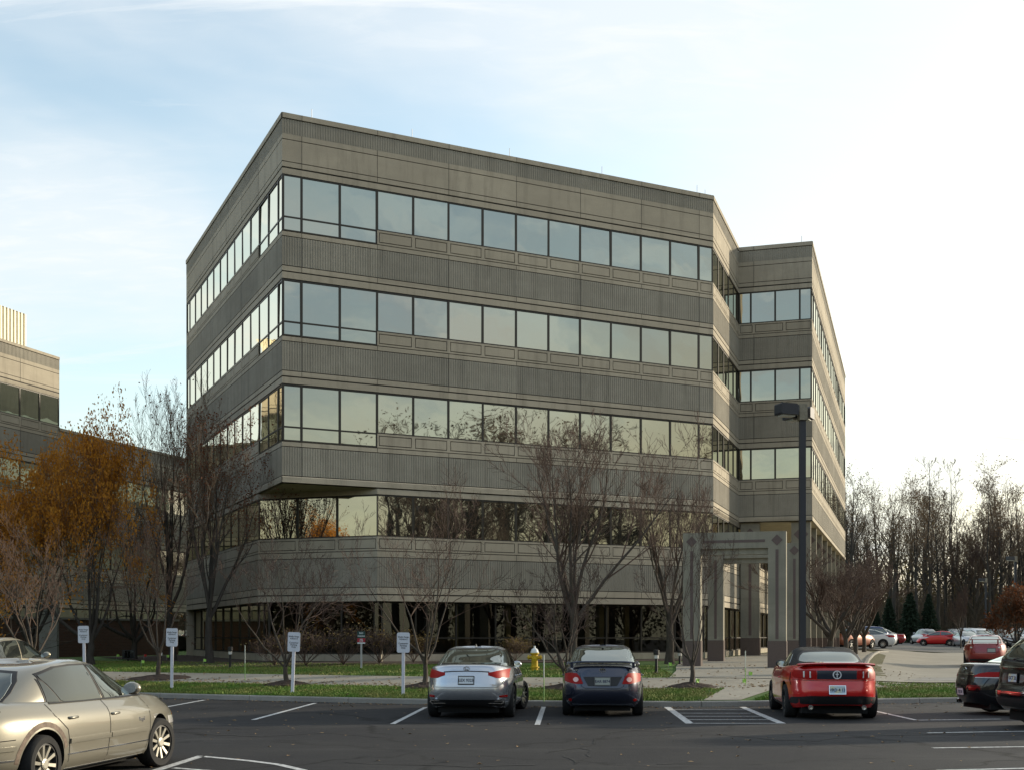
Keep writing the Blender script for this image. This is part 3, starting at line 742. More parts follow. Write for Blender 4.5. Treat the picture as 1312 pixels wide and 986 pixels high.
# ------------------------------------------------------------------ free standing portal frames
def portal(px0, px1, ytop, Y, label, z0=None):
    pa = atY(px0, ytop, Y); w = (px1 - px0) / FPX * Y * 1.04; top = pa.z
    x = pa.x; g0 = gz(x + w / 2, Y) - .05
    r_ = thing('portal_frame', (x, Y, 0), cdir, label, 'portal', 'entrance portal frames')
    d = .50; lw = .60
    for a, b in ((0, lw), (w - lw, w)):
        m_ = MB(); m_.box(a, b, 0, d, 1.54, top); o = m_.build('pillar', PSTONE, r_)
        m_ = MB(); m_.box(a - .015, b + .015, -.015, d + .015, g0, 1.54); m_.build('plinth', GRANITE, o)
        m_ = MB(); m_.box((a + b) / 2 - .05, (a + b) / 2 + .05, -.01, .02, 1.6, top - .62); m_.build('inlay', INLAY, o)
        c = ((a + b) / 2, top - .30); q = .19; m_ = MB()
        m_.add([(c[0], -.012, c[1] - q), (c[0] + q, -.012, c[1]), (c[0], -.012, c[1] + q), (c[0] - q, -.012, c[1]), (c[0], .02, c[1] - q), (c[0] + q, .02, c[1]), (c[0], .02, c[1] + q), (c[0] - q, .02, c[1])], [(0, 1, 2, 3), (0, 4, 5, 1), (1, 5, 6, 2), (2, 6, 7, 3), (3, 7, 4, 0)])
        m_.build('diamond_inlay', INLAY, o)
    m_ = MB(); m_.box(lw, w - lw, .0, d, top - .56, top - .0005); m_.box(lw, w - lw, .10, d - .1, top - .76, top - .56); o = m_.build('lintel', PSTONE, r_)
    m_ = MB(); m_.box(lw + .1, w - lw - .1, -.01, .02, top - .36, top - .27); m_.build('inlay', INLAY, o)
portal(875, 999, 682.5, 41.0, 'front concrete portal with diamond inlays and brown granite plinths')
portal(907, 1020, 697.0, 47.0, 'rear concrete portal standing between the front portal and the raised wing')

# ------------------------------------------------------------------ neighbouring building
NB = Vector((-25.6, 67, 0)); vd = dirv(R(70.6))
nbr = thing('neighbour_building', NB, 0, 'long lower concrete office building at the left edge behind orange trees', 'building')
def nfacade(t0, t1, Ts, top, n_own):
    p = vd * t0; q = vd * t1; w2 = MB(); facade(nbr, p, q, Ts, (), wstuff=w2, n_own=n_own, top=top, last=False)
    if w2.v: tag(w2.build('window', [BRONZE, GLASS], nbr), kind='stuff')
nfacade(-34, 0, [15.18], 17.44, -10)
# storeys below, along the whole front
p = vd * -34; q = vd * 24; ang, L = seg_frame(p, q); mb = MB(); joints = [3.0 * i for i in range(1, 30)]
band(mb, L, 11.22, joints); band(mb, L, 7.26, joints)
parapet(mb, L, 11.22, joints, 13.48, s_start=34.0)
mb.build('wall', [CONC, RIBC, JOINT], nbr, loc=p, rz=ang)
w2 = MB(); s = 0.0; eds = [0.0] + [m for m in MODS(L) if m < L - .1] + [L]; k = 0
for T in (11.22, 7.26, 3.30):
    for a, b in zip(eds[:-1], eds[1:]):
        own = T > 11 and 22 < a < 45
        put_window(nbr, p, ang, a, T - 1.6, b - a, 1.6, 0, None if own else w2)
tag(w2.build('window', [BRONZE, GLASS], nbr), kind='stuff')
mb = MB(); nrm = Vector((-vd.y, vd.x, 0))
e0, e1 = vd * 24, vd * 0; b0 = nrm * 22
mb.quad(*[(v.x, v.y, z) for v, z in ((e0, 0), (e0 + b0, 0), (e0 + b0, 13.48), (e0, 13.48))])
mb.quad(*[(v.x, v.y, z) for v, z in ((e1, 13), (e1 + b0, 13), (e1 + b0, 17.44), (e1, 17.44))])
s0 = vd * -34
mb.quad(*[(v.x, v.y, z) for v, z in ((s0, 0), (s0 + b0, 0), (s0 + b0, 17.44), (s0, 17.44))])
mb.quad(*[(v.x, v.y, z) for v, z in ((s0 + b0, 0), (e0 + b0, 0), (e0 + b0, 13.4), (s0 + b0, 13.4))])
b1 = nrm * .3
mb.add([(v.x, v.y, 13.1) for v in (e1 + b1, e0 + b1, e0 + b0, e1 + b0)], [(0, 1, 2, 3)], 1); mb.add([(v.x, v.y, 17.0) for v in (s0 + b1, e1 + b1, e1 + b0, s0 + b0)], [(0, 1, 2, 3)], 1)
mb.build('rear_wall', [CONC, ROOFM], nbr)
CREAM = mat('cream_metal', (.72, .66, .48), .5, noise=(.62, .57, .42), scale=3)
mb = MB(); pp = atY(33.5, 403, 71) - NB; M0 = pp.copy()
n_ = 60; xs_ = []
for i in range(n_): xs_ += [(-i * .28, 0), (-i * .28 - .12, 0), (-i * .28 - .15, .07), (-i * .28 - .25, .07)]
k = len(xs_); zt = M0.z
ax = -vd
vs = []
for z in (16.9, zt):
    for (u, w_) in xs_:
        v = Vector((M0.x, M0.y, 0)) + vd * u + nrm * w_; vs.append((v.x, v.y, z))
mb.add(vs, [(i, i + 1, k + i + 1, k + i) for i in range(k - 1)])
a0 = Vector((M0.x, M0.y, 0)); bb_ = a0 + nrm * 9; c0 = a0 + vd * (-.28 * n_)
mb.quad((a0.x, a0.y, 16.9), (bb_.x, bb_.y, 16.9), (bb_.x, bb_.y, zt), (a0.x, a0.y, zt))
mb.quad((a0.x, a0.y, zt), (bb_.x, bb_.y, zt), ((c0 + nrm * 9).x, (c0 + nrm * 9).y, zt), (c0.x, c0.y, zt))
mb.build('roof_plant_screen', CREAM, nbr)

# brown brick wall with a pale coping
def brick_mat():
    m, N, L, b = newmat('brown_brick'); setp(b, Roughness=.9)
    tc = N.new('ShaderNodeTexCoord'); mp = N.new('ShaderNodeMapping'); L.new(tc.outputs['Object'], mp.inputs[0]); mp.inputs['Rotation'].default_value = (R(90), 0, 0)
    t = N.new('ShaderNodeTexBrick'); t.inputs['Color1'].default_value = (.105, .045, .027, 1); t.inputs['Color2'].default_value = (.075, .034, .022, 1); t.inputs['Mortar'].default_value = (.09, .07, .055, 1)
    t.inputs['Scale'].default_value = 1.0; t.inputs['Brick Width'].default_value = .21; t.inputs['Row Height'].default_value = .075; t.inputs['Mortar Size'].default_value = .009
    L.new(mp.outputs[0], t.inputs[0]); L.new(t.outputs[0], b.inputs['Base Color']); return m
BRICK = brick_mat()
wa = Vector((-27.5, 45.0, 0)); wb = Vector((-18.3, 65.0, 0)); ang, L = seg_frame(wa, wb)
bw = thing('brick_wall', (wa.x, wa.y, 0), ang, 'low brown brick screen wall with pale coping running towards the office block', 'wall')
m_ = MB(); m_.box(0, L, 0, .3, .1, 2.52); m_.build('brickwork', BRICK, bw)
m_ = MB(); m_.box(-.02, L + .02, -.05, .35, 2.52, 2.62); m_.build('coping', KERBC, bw)
# mulch bed along the foot of the building
drape('mulch_bed', [(-19.5, 56), (-14, 46.5), (-11, 42.6), (-7.4, 41.6), (-2, 43.6), (4, 46.6), (8.6, 49.5)], [(v.x, v.y) for v in (Fp, Fp + (P2 - Fp) * .5, P2, (P1 + P2) / 2, P1 + dirv(TH) * 5, P1 + dirv(TH) * 10, Bp)], MULCH, .03, 40, 6)
# ------------------------------------------------------------------ vehicles
def paint(name, col, metal=.35, rough=.28, flake=None): return mat(name, col, rough, metal, coat=1.0, noise=flake, scale=2.0, detail=3) if flake else mat(name, col, rough, metal, coat=1.0)
TYRE = mat('tyre_rubber', (.012, .012, .012), .85, bump=.3, scale=30)
RIM = mat('alloy_rim', (.50, .49, .46), .32, .85)
RIMD = mat('dark_alloy_rim', (.16, .16, .17), .35, .85)
BLACKP = mat('black_plastic', (.014, .014, .015), .55)
WELL = mat('wheel_well_lining', (.006, .006, .006), .95)
CHROME = mat('chrome_trim', (.75, .75, .76), .12, 1.0)
REDL = mat('red_lamp_lens', (.34, .005, .004), .45, spec=.2)
DREDL = mat('dark_red_lamp_lens', (.18, .005, .005), .38, spec=.3)
CLEARL = mat('clear_lamp_lens', (.62, .60, .58), .15, coat=1.0)
AMBERL = mat('amber_lamp_lens', (.65, .25, .04), .2, coat=1.0)
REFL = mat('lamp_core', (.75, .45, .40), .25, coat=1.0)
CLOTH = mat('black_soft_top', (.022, .021, .020), .85, bump=.5, scale=80)
PLATEW = mat('licence_plate', (.62, .66, .68), .4)
PLATEO = mat('licence_plate_scenic', (.42, .55, .68), .4, noise=(.62, .60, .40), scale=9, detail=1)
PLATEG = mat('licence_plate_dull', (.30, .32, .28), .5)
INK = mat('dark_lettering', (.02, .025, .06), .5)
INKS = mat('silver_lettering', (.6, .6, .62), .25, .9)
SEAT = mat('cream_seat', (.45, .42, .33), .7)
def car_glass(name, body, lo): return glass_mirror(name, (.86, .92, .88), body, lo, .03, .9)
CGL = car_glass('tinted_car_glass', (.008, .010, .010), .13)
CGD = car_glass('dark_privacy_glass', (.004, .004, .004), .05)

def hermite(pts, x):
    if x <= pts[0][0]: return pts[0][1]
    if x >= pts[-1][0]: return pts[-1][1]
    for i in range(len(pts) - 1):
        if x <= pts[i + 1][0]:
            x0, y0 = pts[i]; x1, y1 = pts[i + 1]; h = x1 - x0; t = (x - x0) / h
            def sl(k):
                if k == 0 or k == len(pts) - 1: return 0.0 if k == 0 else (pts[-1][1] - pts[-2][1]) / (pts[-1][0] - pts[-2][0])
                a = (pts[k][1] - pts[k - 1][1]) / (pts[k][0] - pts[k - 1][0]); b = (pts[k + 1][1] - pts[k][1]) / (pts[k + 1][0] - pts[k][0])
                return 0.0 if a * b <= 0 else 2 * a * b / (a + b)
            m0, m1 = sl(i), sl(i + 1)
            return (2 * t**3 - 3 * t**2 + 1) * y0 + (t**3 - 2 * t**2 + t) * h * m0 + (-2 * t**3 + 3 * t**2) * y1 + (t**3 - t**2) * h * m1
    return pts[-1][1]
def superel(n, ef, er, k):
    w = 2 * math.pi * k / n; c, s = math.cos(w), math.sin(w); e = ef if c > 0 else er
    return math.copysign(abs(c) ** (2 / e), c), math.copysign(abs(s) ** (2 / e), s)
def car_body(S, n=88, lay=11):
    L_, W_ = S['L'], S['W']
    mb = MB(); vs = []; B, SH, T = S['B'], S['S'], S['T']
    ef, er = S.get('ef', 3.4), S.get('er', 4.6)
    V = S['V']  # (v, width factor, rear inset, front inset)
    vl = [i / lay for i in range(lay + 1)]
    wfp = [(a[0], a[1]) for a in V]; rp = [(a[0], a[2]) for a in V]; fp = [(a[0], a[3]) for a in V]
    rings = []
    for v in vl:
        w = W_ / 2 * hermite(wfp, v); xr = -L_ / 2 + hermite(rp, v); xf = L_ / 2 - hermite(fp, v); ring = []
        for k in range(n):
            a, b = superel(n, ef, er, k); x = (xf + xr) / 2 + (xf - xr) / 2 * a; y = w * b
            ring.append((x, y, hermite(B, x) + (hermite(SH, x) - hermite(B, x)) * v))
        rings.append(ring)
    top = rings[-1]; w1 = W_ / 2 * hermite(wfp, 1.0)
    for s, q in ((.975, .38), (.94, .62), (.86, .82), (.7, .94), (.45, .985), (.15, 1.0)):
        sx = 1 - (1 - s) * .22; ring = []
        for (x, y, z) in top:
            xx = x * sx; zz = hermite(SH, xx); tt = hermite(T, xx); ring.append((xx, y * s, zz + (tt - zz) * q))
        rings.append(ring)
    for r_ in rings: vs += r_
    K = len(rings); fs = [(i * n + j, i * n + (j + 1) % n, (i + 1) * n + (j + 1) % n, (i + 1) * n + j) for i in range(K - 1) for j in range(n)]
    # close top with strips across, bottom with one face
    o = (K - 1) * n
    for j in range(n // 2): 
        a, b = j, j + 1; c, d = n - 1 - j, (n - j) % n
        if len({a, b, c, d}) == 4: fs.append((o + a, o + b, o + c, o + d))
        else: fs.append(tuple(dict.fromkeys((o + a, o + b, o + c, o + d))))
    fs = [f for f in fs if len(f) > 2]
    fs.append(tuple(range(n))[::-1])
    mb.add(vs, fs); return mb
def greenhouse(S, n=72):
    """stacked outlines (z, x_rear, x_front, half width) from the belt to the roof"""
    Gp = S['G']; zs = [g[0] for g in Gp]; K = 16; mb = MB(); vs = []
    P = [[(i, g[k]) for i, g in enumerate(Gp)] for k in range(4)]
    for i in range(K + 1):
        t = i / K * (len(Gp) - 1); z, xr, xf, w = (hermite(P[k], t) for k in range(4))
        for k in range(n):
            a, b = superel(n, S.get('gef', 3.2), S.get('ger', 4.2), k); x = (xf + xr) / 2 + (xf - xr) / 2 * a
            vs.append((x, w * b, z - S.get('crown', .03) * (abs(a) ** 3) * (i / K)))
    fs = [(i * n + j, i * n + (j + 1) % n, (i + 1) * n + (j + 1) % n, (i + 1) * n + j) for i in range(K) for j in range(n)]
    o = K * n
    for s in (.8, .5, .15):
        oo = len(vs)
        for k in range(n):
            x, y, z = vs[K * n + k]; xm = (P[1][-1][1] + P[2][-1][1]) / 2; vs.append((xm + (x - xm) * s, y * s, z + .016 * (1 - s)))
        for j in range(n): fs.append((o + j, o + (j + 1) % n, oo + (j + 1) % n, oo + j))
        o = oo
    fs.append(tuple(range(o, o + n))); fs.append(tuple(range(n))[::-1])
    mb.add(vs, fs); return mb
def lerpc(cols, u):
    if u <= cols[0][0]: return cols[0][1], cols[0][2]
    for a, b in zip(cols[:-1], cols[1:]):
        if u <= b[0] + 1e-9:
            t = (u - a[0]) / max(b[0] - a[0], 1e-9); return a[1] + (b[1] - a[1]) * t, a[2] + (b[2] - a[2]) * t
    return cols[-1][1], cols[-1][2]
class Caster:
    def __init__(s, meshes):
        vs, fs = [], []
        for m in meshes:
            o = len(vs); vs += [Vector(v) for v in m.v]; fs += [tuple(i + o for i in f) for f in m.f]
        s.t = BVHTree.FromPolygons(vs, fs)
    def hit(s, side, u, z):
        if side == 'rear': o, d = Vector((-6, u, z)), Vector((1, 0, 0))
        elif side == 'front': o, d = Vector((6, u, z)), Vector((-1, 0, 0))
        elif side == 'left': o, d = Vector((u, 4, z)), Vector((0, -1, 0))
        elif side == 'right': o, d = Vector((u, -4, z)), Vector((0, 1, 0))
        else: o, d = Vector((u, z, 4)), Vector((0, 0, -1))
        p, n, i, dist = s.t.ray_cast(o, d)
        if p is None:
            p, n, i, dist = s.t.find_nearest(o + d * 5.2)
        if n.dot(d) > 0: n = -n
        return p, n, d
    def patch(s, mb, side, cols, off=.006, nu=14, nv=6, mi=0, depth=.02):
        grid = []
        u0, u1 = cols[0][0], cols[-1][0]; us = sorted(set([u0 + (u1 - u0) * i / nu for i in range(nu + 1)] + [c[0] for c in cols]))
        for u in us:
            lo, hi = lerpc(cols, u); row = []
            for j in range(nv + 1):
                p, n, d = s.hit(side, u, lo + (hi - lo) * j / nv); row.append((p + n * off, d))
            grid.append(row)
        N_, M_ = len(grid), nv + 1; vs = [g[0] for r_ in grid for g in r_]
        fs = [(i * M_ + j, (i + 1) * M_ + j, (i + 1) * M_ + j + 1, i * M_ + j + 1) for i in range(N_ - 1) for j in range(nv)]
        bd = [i * M_ for i in range(N_)] + [(N_ - 1) * M_ + j for j in range(1, M_)] + [i * M_ + nv for i in range(N_ - 2, -1, -1)] + [j for j in range(nv - 1, 0, -1)]
        o = len(vs)
        for b in bd: vs.append(vs[b] + grid[b // M_][b % M_][1] * depth)
        k = len(bd); fs += [(bd[i], bd[(i + 1) % k], o + (i + 1) % k, o + i) for i in range(k)]
        c_ = fs[len(fs) // 4]; nn = (vs[c_[1]] - vs[c_[0]]).cross(vs[c_[2]] - vs[c_[0]])
        mid = grid[N_ // 2][M_ // 2][1]
        if nn.dot(mid) > 0: fs = [f[::-1] for f in fs]
        mb.add(vs, fs, mi)
    def strip(s, mb, side, pts, w=.008, off=.003, mi=0):
        pl = [Vector((a, b)) for a, b in pts]; out = []
        for a, b in zip(pl[:-1], pl[1:]):
            k = max(1, int((b - a).length / .06)); out += [a + (b - a) * (i / k) for i in range(k)]
        out.append(pl[-1]); vs = []
        for i, p in enumerate(out):
            t = (out[min(i + 1, len(out) - 1)] - out[max(i - 1, 0)]).normalized(); nr = Vector((-t.y, t.x)) * w / 2
            for q in (p + nr, p - nr):
                h, n, d = s.hit(side, q.x, q.y); vs.append(h + n * off)
        mb.add(vs, [(2 * i, 2 * i + 1, 2 * i + 3, 2 * i + 2) for i in range(len(out) - 1)], mi)

def wheel_parts(r, w, rimr, spokes, style):
    t = MB(); hw = w / 2
    t.lathe([(rimr * .98, -hw * .8), (rimr, -hw), (r * .93, -hw), (r * .985, -hw * .8), (r, -hw * .45), (r, hw * .45), (r * .985, hw * .8), (r * .93, hw), (rimr, hw), (rimr * .98, hw * .8)], 36, axis='y', caps=False)
    q = MB()
    q.lathe([(rimr * .99, -.02), (rimr * .99, hw * .86), (rimr * .90, hw * .9), (rimr * .86, hw * .45), (.05, hw * .1)], 36, axis='y', mi=0)
    for i in range(spokes):
        a = 2 * math.pi * i / spokes
        ww = (.030, .040) if style == 'thin' else (.045, .030)
        def pt(rad, s, y): return (rad * math.cos(a) - s * math.sin(a), y, rad * math.sin(a) + s * math.cos(a))
        o = hw * .88
        q.add([pt(.045, -ww[0] / 2, o - .02), pt(.045, ww[0] / 2, o - .02), pt(rimr * .93, ww[1] / 2, o), pt(rimr * .93, -ww[1] / 2, o), pt(.045, -ww[0] / 2, o - .07), pt(.045, ww[0] / 2, o - .07), pt(rimr * .93, ww[1] / 2, o - .05), pt(rimr * .93, -ww[1] / 2, o - .05)],
              [(0, 1, 2, 3), (4, 7, 6, 5), (0, 4, 5, 1), (1, 5, 6, 2), (2, 6, 7, 3), (3, 7, 4, 0)], 1)
    q.lathe([(.062, hw * .5), (.062, hw * .86), (.045, hw * .92)], 14, axis='y', mi=1)
    return t, q
def text_mesh(txt, size, m, name='lettering', ext=.002, align='CENTER', sx=1.0, bold=0.0, font=None):
    cu = bpy.data.curves.new(name, 'FONT'); cu.body = txt; cu.size = size; cu.extrude = ext; cu.align_x = align; cu.align_y = 'CENTER'; cu.offset = bold; cu.resolution_u = 2; cu.space_line = .95
    o = bpy.data.objects.new(name, cu); C.objects.link(o)
    bpy.context.view_layer.update(); dg = bpy.context.evaluated_depsgraph_get()
    me = bpy.data.meshes.new_from_object(o.evaluated_get(dg)); bpy.data.objects.remove(o); bpy.data.curves.remove(cu)
    me.materials.clear(); me.materials.append(m)
    if sx != 1.0:
        for v in me.vertices: v.co.x *= sx
    return me

def apply_bool(mb, cutters, mats):
    """cut the wheel arches"""
    me = mb.mesh('body', mats, smooth=True, fix=True); o = bpy.data.objects.new('tmp_body', me); C.objects.link(o)
    cu = MB()
    for c in cutters: cu.v, cu.f, cu.m = cu.v + [], cu.f, cu.m; cu.lathe(c[0], 40, 1, c[1], 'y')
    cm = cu.mesh('cut', mats, fix=True); co = bpy.data.objects.new('tmp_cut', cm); C.objects.link(co)
    md = o.modifiers.new('b', 'BOOLEAN'); md.operation = 'DIFFERENCE'; md.object = co; md.solver = 'EXACT'
    bpy.context.view_layer.update(); dg = bpy.context.evaluated_depsgraph_get()
    res = bpy.data.meshes.new_from_object(o.evaluated_get(dg))
    bpy.data.objects.remove(o); bpy.data.objects.remove(co)
    res.name = 'body'; res.set_sharp_from_angle(angle=R(38)); return res

SEDAN_V = [(0, .90, .16, .22), (.12, .965, .05, .06), (.35, .995, 0.0, 0.0), (.55, 1.0, .015, .03), (.75, .985, .05, .09), (.92, .95, .075, .18), (1.0, .925, .10, .26)]
def make_car(S, loc, rz, label, cat='car', group=None, name='parked_car', lod=0):
    root = thing(name, loc, rz, label, cat, group)
    L_, W_ = S['L'], S['W']; pm = S['paint']
    n, lay = (88, 11) if lod == 0 else (44, 7)
    bm_, gm_ = car_body(S, n, lay), greenhouse(S, 120 if lod == 0 else 48)
    r = S.get('r', .33); ax = S['ax']; tw = S.get('tw', .22)
    cuts = []
    for x in ax:
        for sg in (-1, 1):
            ra = r + S.get('arch', .05)
            cuts.append(([(ra, sg * (W_ / 2 - .30)), (ra, sg * (W_ / 2 + .25))], (x, 0, r + .01)))
    me = apply_bool(bm_, cuts, [pm, WELL]); body = link('body', me, root)
    roof = gm_.build('roof', S.get('roofmat', pm), root, smooth=True, fix=True, angle=50)
    cs = Caster([bm_, gm_]); cg = Caster([gm_]); cb = Caster([bm_])
    # glazing
    gl = S.get('glass', CGL)
    def patch(nm, side, cols, m, off=.006, par=None, c=None, depth=.02, **k):
        mb = MB(); (c or cs).patch(mb, side, cols, off, depth=depth, **k); return mb.build(nm, m, par or root, smooth=True, angle=40)
    def grow_(cols, e=.022):
        cu = sum(c[0] for c in cols) / len(cols); out = []
        u0, u1 = cols[0][0], cols[-1][0]
        for c in cols:
            u = c[0] + e * (c[0] - (u0 + u1) / 2) / ((u1 - u0) / 2); out.append((u, c[1] - e, c[2] + e))
        return out
    if lod == 0:
        for side, ws_ in (('rear', [S['rw']]), ('front', [S['fw']]), ('left', S.get('sw', [])), ('right', S.get('sw', []))):
            for w_ in ws_:
                mb = MB(); cg.patch(mb, side, grow_(w_, .028 if side in ('rear', 'front') else .020), .006, nu=26, nv=12, depth=.02); mb.build('window_surround', BLACKP, roof, smooth=True, angle=40)
    if 'rw' in S: rwin = patch('rear_window', 'rear', S['rw'], S.get('rglass', gl), .012, c=cg, nu=26, nv=12, depth=.005)
    if 'fw' in S: patch('windscreen', 'front', S['fw'], gl, .012, c=cg, nu=26, nv=12, depth=.005)
    for w_ in S.get('sw', []):
        for side in ('left', 'right'): patch('side_window', side, w_, S.get('sglass', gl), .012, c=cg, nu=18, nv=10, depth=.005)
    # wheels
    tm, rm = wheel_parts(r, tw, S.get('rim', r * .68), S.get('spokes', 5), S.get('rstyle', 'wide'))
    tme = tm.mesh('wheel', TYRE, smooth=True, fix=True); tme.set_sharp_from_angle(angle=R(35)); rme = rm.mesh('rim', [BLACKP if S.get('rimback', 1) else S.get('rimmat', RIM), S.get('rimmat', RIM)], fix=True)
    for x in ax:
        for sg in (-1, 1):
            o = link('wheel', tme, root, (x, sg * (W_ / 2 - tw / 2 - S.get('winset', .025)), r)); o.rotation_euler = (0, rnd.uniform(0, 1), 0 if sg > 0 else math.pi)
            if x == max(ax): o.rotation_euler.z += S.get('steer', 0)
            if lod < 2: link('rim', rme, o)
    # flat pieces
    for e in S.get('parts', []):
        nm, side, cols, m = e[:4]; off = e[4] if len(e) > 4 else .008
        if side in ('rear2', 'front2', 'left2'):
            s1 = side[:-1]; s2 = {'rear': 'rear', 'front': 'front', 'left': 'right'}[s1]
            patch(nm, s1, cols, m, off); patch(nm, s2, cols if s1 == 'left' else [(-c[0], c[1], c[2]) for c in cols][::-1], m, off)
        elif side == 'both':
            for s1 in ('left', 'right'): patch(nm, s1, cols, m, off, nu=16, nv=3)
        else: patch(nm, side, cols, m, off)
    if lod == 0:
        mb = MB()
        for side, pts in S.get('seams', []):
            if side == 'both':
                for s1 in ('left', 'right'): cs.strip(mb, s1, pts, .009)
            elif side == 'rear2': cs.strip(mb, 'rear', pts, .009); cs.strip(mb, 'rear', [(-a, b) for a, b in pts], .009)
            else: cs.strip(mb, side, pts, .009)
        if mb.v: mb.build('panel_gap', WELL, body)
        for x, z in S.get('handles', []):
            for side in ('left', 'right'):
                p, nn_, d = cs.hit(side, x, z); h = MB(); sg = 1 if side == 'left' else -1
                h.tube([(-.095, 0, 0), (-.06, sg * .022, 0), (.06, sg * .022, 0), (.095, 0, 0)], [.012, .016, .016, .012], 8); h.build('door_handle', S.get('handlemat', pm), root, smooth=True, loc=p)
    if lod < 2:
        # underbody
        mb = MB(); mb.box(-L_ / 2 + .35, L_ / 2 - .4, -W_ / 2 + .30, W_ / 2 - .30, .13, .30); mb.build('underbody', WELL, root)
    mx, mz = S['mir']
    for sg in (-1, 1):
        p, nn_, d = cs.hit('left' if sg > 0 else 'right', mx, mz)
        m_ = MB(); y = sg * 1.0
        m_.lathe([(.03, -.06), (.075, -.05), (.095, 0), (.085, .05), (.04, .085)], 14, axis='x')
        for i, v in enumerate(m_.v): m_.v[i] = (v[0] * .9, v[1] * 1.25, v[2] * .88)
        m_.tube([(0, -sg * .04, -.02), (0, -sg * .17, -.05)], .025, 6)
        o = m_.build('wing_mirror', S.get('mirmat', pm), root, smooth=True, loc=(mx, p.y + sg * .13, mz))
        if lod == 0:
            g_ = MB(); g_.lathe([(.07, 0), (.0701, -.004)], 14, axis='x')
            for i, v in enumerate(g_.v): g_.v[i] = (v[0], v[1] * 1.25, v[2] * .82)
            g_.build('mirror_glass', CHROME, o, loc=(-.058, 0, 0))
    if 'plate' in S:
        z, txt, pmat, imat, hgt, yy = S['plate']; p, nn_, d = cs.hit('rear', yy, z)
        o = MB(); o.box(-.012, .0, -.155, .155, -.078, .078); po = o.build('licence_plate', pmat, root, loc=(p.x - .012, yy, z)); po.rotation_euler.y = math.asin(max(-1, min(1, nn_.z)))
        if lod == 0:
            fr = MB()
            for a in ((-.165, .165, .074, .09), (-.165, .165, -.09, -.074), (-.165, -.151, -.074, .074), (.151, .165, -.074, .074)): fr.box(-.017, .0, a[0], a[1], a[2], a[3])
            fr.build('plate_frame', S.get('framemat', BLACKP), po)
        if txt:
            me = text_mesh(txt, hgt, imat, 'plate_lettering', .001, bold=.002, sx=.9); t_ = link('plate_lettering', me, po, (-.0145, 0, -.005)); t_.rotation_euler = (R(90), 0, R(-90))
    return root, cs, body
def badge_text(root, cs, txt, y, z, size, m=INKS, sx=1.0):
    p, n_, d = cs.hit('rear', y, z); me = text_mesh(txt, size, m, 'badge_lettering', .003, sx=sx, bold=.001)
    o = link('badge_lettering', me, root, (p.x - .006, y, z)); o.rotation_euler = (R(90), 0, R(-90)); return o
def ring_mb(ry, rz_, t, x=0, n=26, mi=0, mb=None, cy=0, cz=0, th=.012):
    mb = mb or MB(); vs = []
    for k in range(n):
        a = 2 * math.pi * k / n; c, s = math.cos(a), math.sin(a)
        vs += [(x, cy + ry * c, cz + rz_ * s), (x - th, cy + (ry - t * .2) * c, cz + (rz_ - t * .2) * s), (x - th, cy + (ry - t) * c, cz + (rz_ - t) * s), (x, cy + (ry - t) * c, cz + (rz_ - t) * s)]
    mb.add(vs, [(4 * k + j, 4 * ((k + 1) % n) + j, 4 * ((k + 1) % n) + j + 1, 4 * k + j + 1) for k in range(n) for j in range(3)], mi); return mb

